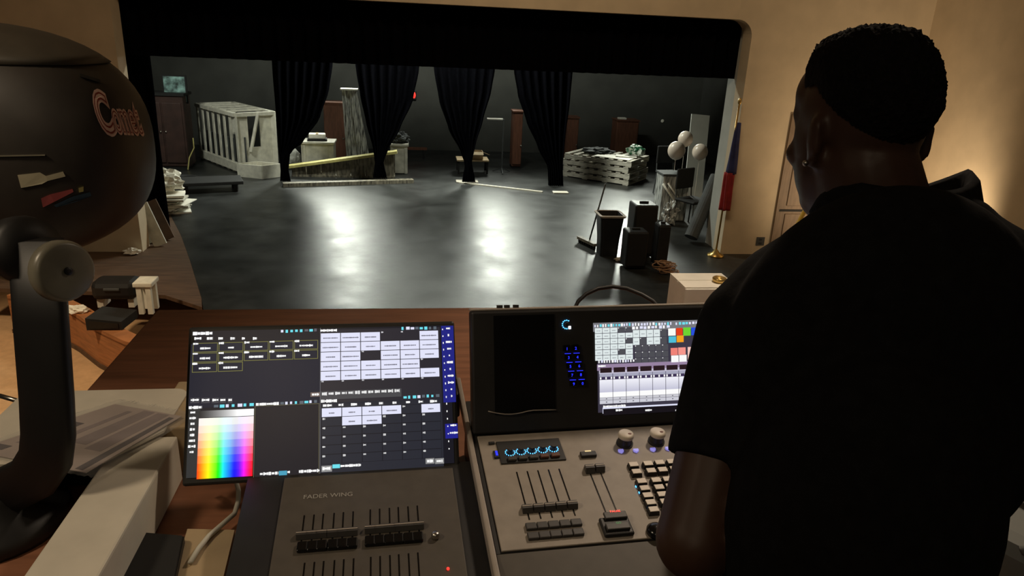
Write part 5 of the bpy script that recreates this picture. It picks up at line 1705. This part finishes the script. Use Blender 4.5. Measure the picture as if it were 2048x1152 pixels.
sleeve(shR, elR, 0.66, 0.061, 0.0575)
shirt = remesh(s_, 'polo_shirt', 'shirt', man, 0.007, 5)
# collar: a folded band round the neck, standing proud at the right
cc = D(1790, 388, 0.935)
rows = []
NK = 40
axr = Vector((math.cos(math.radians(-6)), math.sin(math.radians(-6)), 0)); axf = Vector((-axr.y, axr.x, 0))
for rad, dz in ((0.070, -0.03), (0.072, 0.012), (0.078, 0.020), (0.086, 0.012), (0.098, -0.022), (0.094, -0.026), (0.082, -0.004), (0.078, -0.03)):
    row = []
    for k in range(NK):
        a = 2*math.pi*k/NK
        rt = max(0, math.cos(a))**3                      # lift on his right
        fr_ = max(0, math.sin(a))                        # dips to the front
        row.append(cc+axr*rad*1.02*math.cos(a)*(1+0.10*rt)+axf*rad*0.92*math.sin(a)+Vector((0, 0, dz+0.016*rt-0.035*fr_)))
    rows.append(row)
MB().rings(rows+[rows[0]], cap=False).build('collar', 'shirt', man, True)
# trousers and shoes
t_ = MB()
t_.ell(hip, (0.165, 0.118, 0.11), None, 24, 16)
for s in (-1, 1):
    hj = hip+Vector((s*0.085, 0, -0.03)); kn = Vector((feet.x+s*0.10, 0.645, 0.50)); an = Vector((feet.x+s*0.11, 0.60, 0.07))
    t_.cap(hj, kn, 0.098, 0.075); t_.tube([kn, kn.lerp(an, 0.5), an], [0.075, 0.068, 0.062], 18)
remesh(t_, 'trousers', 'trousers', man, 0.009, 4)
for s in (-1, 1):
    an = Vector((feet.x+s*0.11, 0.60, 0.0))
    m = MB()
    rs = []
    for t in range(9):
        y = -0.09+0.30*t/8
        wd = 0.042*math.sin(math.pi*min(1, 0.18+0.74*t/8))**0.5+0.005
        hh = 0.09 if t < 4 else 0.09-0.012*(t-3)
        rs.append([Vector((an.x+wd*math.cos(a), an.y+y, max(0.0, 0.012+hh*0.5*(1+math.sin(a))-0.012))) for a in (2*math.pi*k/14 for k in range(14))])
    m.rings(rs).build('shoe', 'black_plastic', man, True)
# hair: cropped curls, faded at the sides
bm = bmesh.new()
bmesh.ops.create_icosphere(bm, subdivisions=6, radius=1)
vs = []
keep = {}
for v in bm.verts:
    n = v.co.normalized()
    thr = 0.34 if n.y > 0 else 0.34+n.y*0.92
    if n.y > 0.3: thr = 0.34+(n.y-0.3)*0.55
    q = n.z-thr
    keep[v.index] = q
    th = max(0.0, min(1.0, q/0.42))
    bump = 0.004*noise.noise(n*38)+0.003*noise.noise(n*70+Vector((3, 1, 2)))
    g = 0.0005+th*(0.013+bump)
    flat = 1.0+0.075*(2*max(0, n.z)*math.hypot(n.x, n.y))**2
    vs.append(hd(0, -0.008, 0.03)+(hr*n.x*(0.080+g)+hf*n.y*(0.101+g)+hu*n.z*(0.104+g))*flat*HS)
bm.verts.ensure_lookup_table()
fs = [[v.index for v in f.verts] for f in bm.faces if all(keep[v.index] > -0.02 for v in f.verts)]
bm.free()
used = sorted({i for f in fs for i in f}); mp_ = {i: k for k, i in enumerate(used)}
MB().add([vs[i] for i in used], [[mp_[i] for i in f] for f in fs]).build('hair', 'hair', man, True)
# ear stud
MB().ell(hd(-0.092, -0.018, -0.044), (0.004, 0.004, 0.004), None, 10, 8).build('ear_stud', 'metal', man, True)
# eyes on the hidden face
mat('eye_white', (0.6, 0.58, 0.55), 0.3, var=0)
for s in (-1, 1):
    MB().ell(hd(s*0.031, 0.0965, 0.005), (0.010, 0.006, 0.006), MH, 12, 8).build('eye', 'eye_white', man, True)
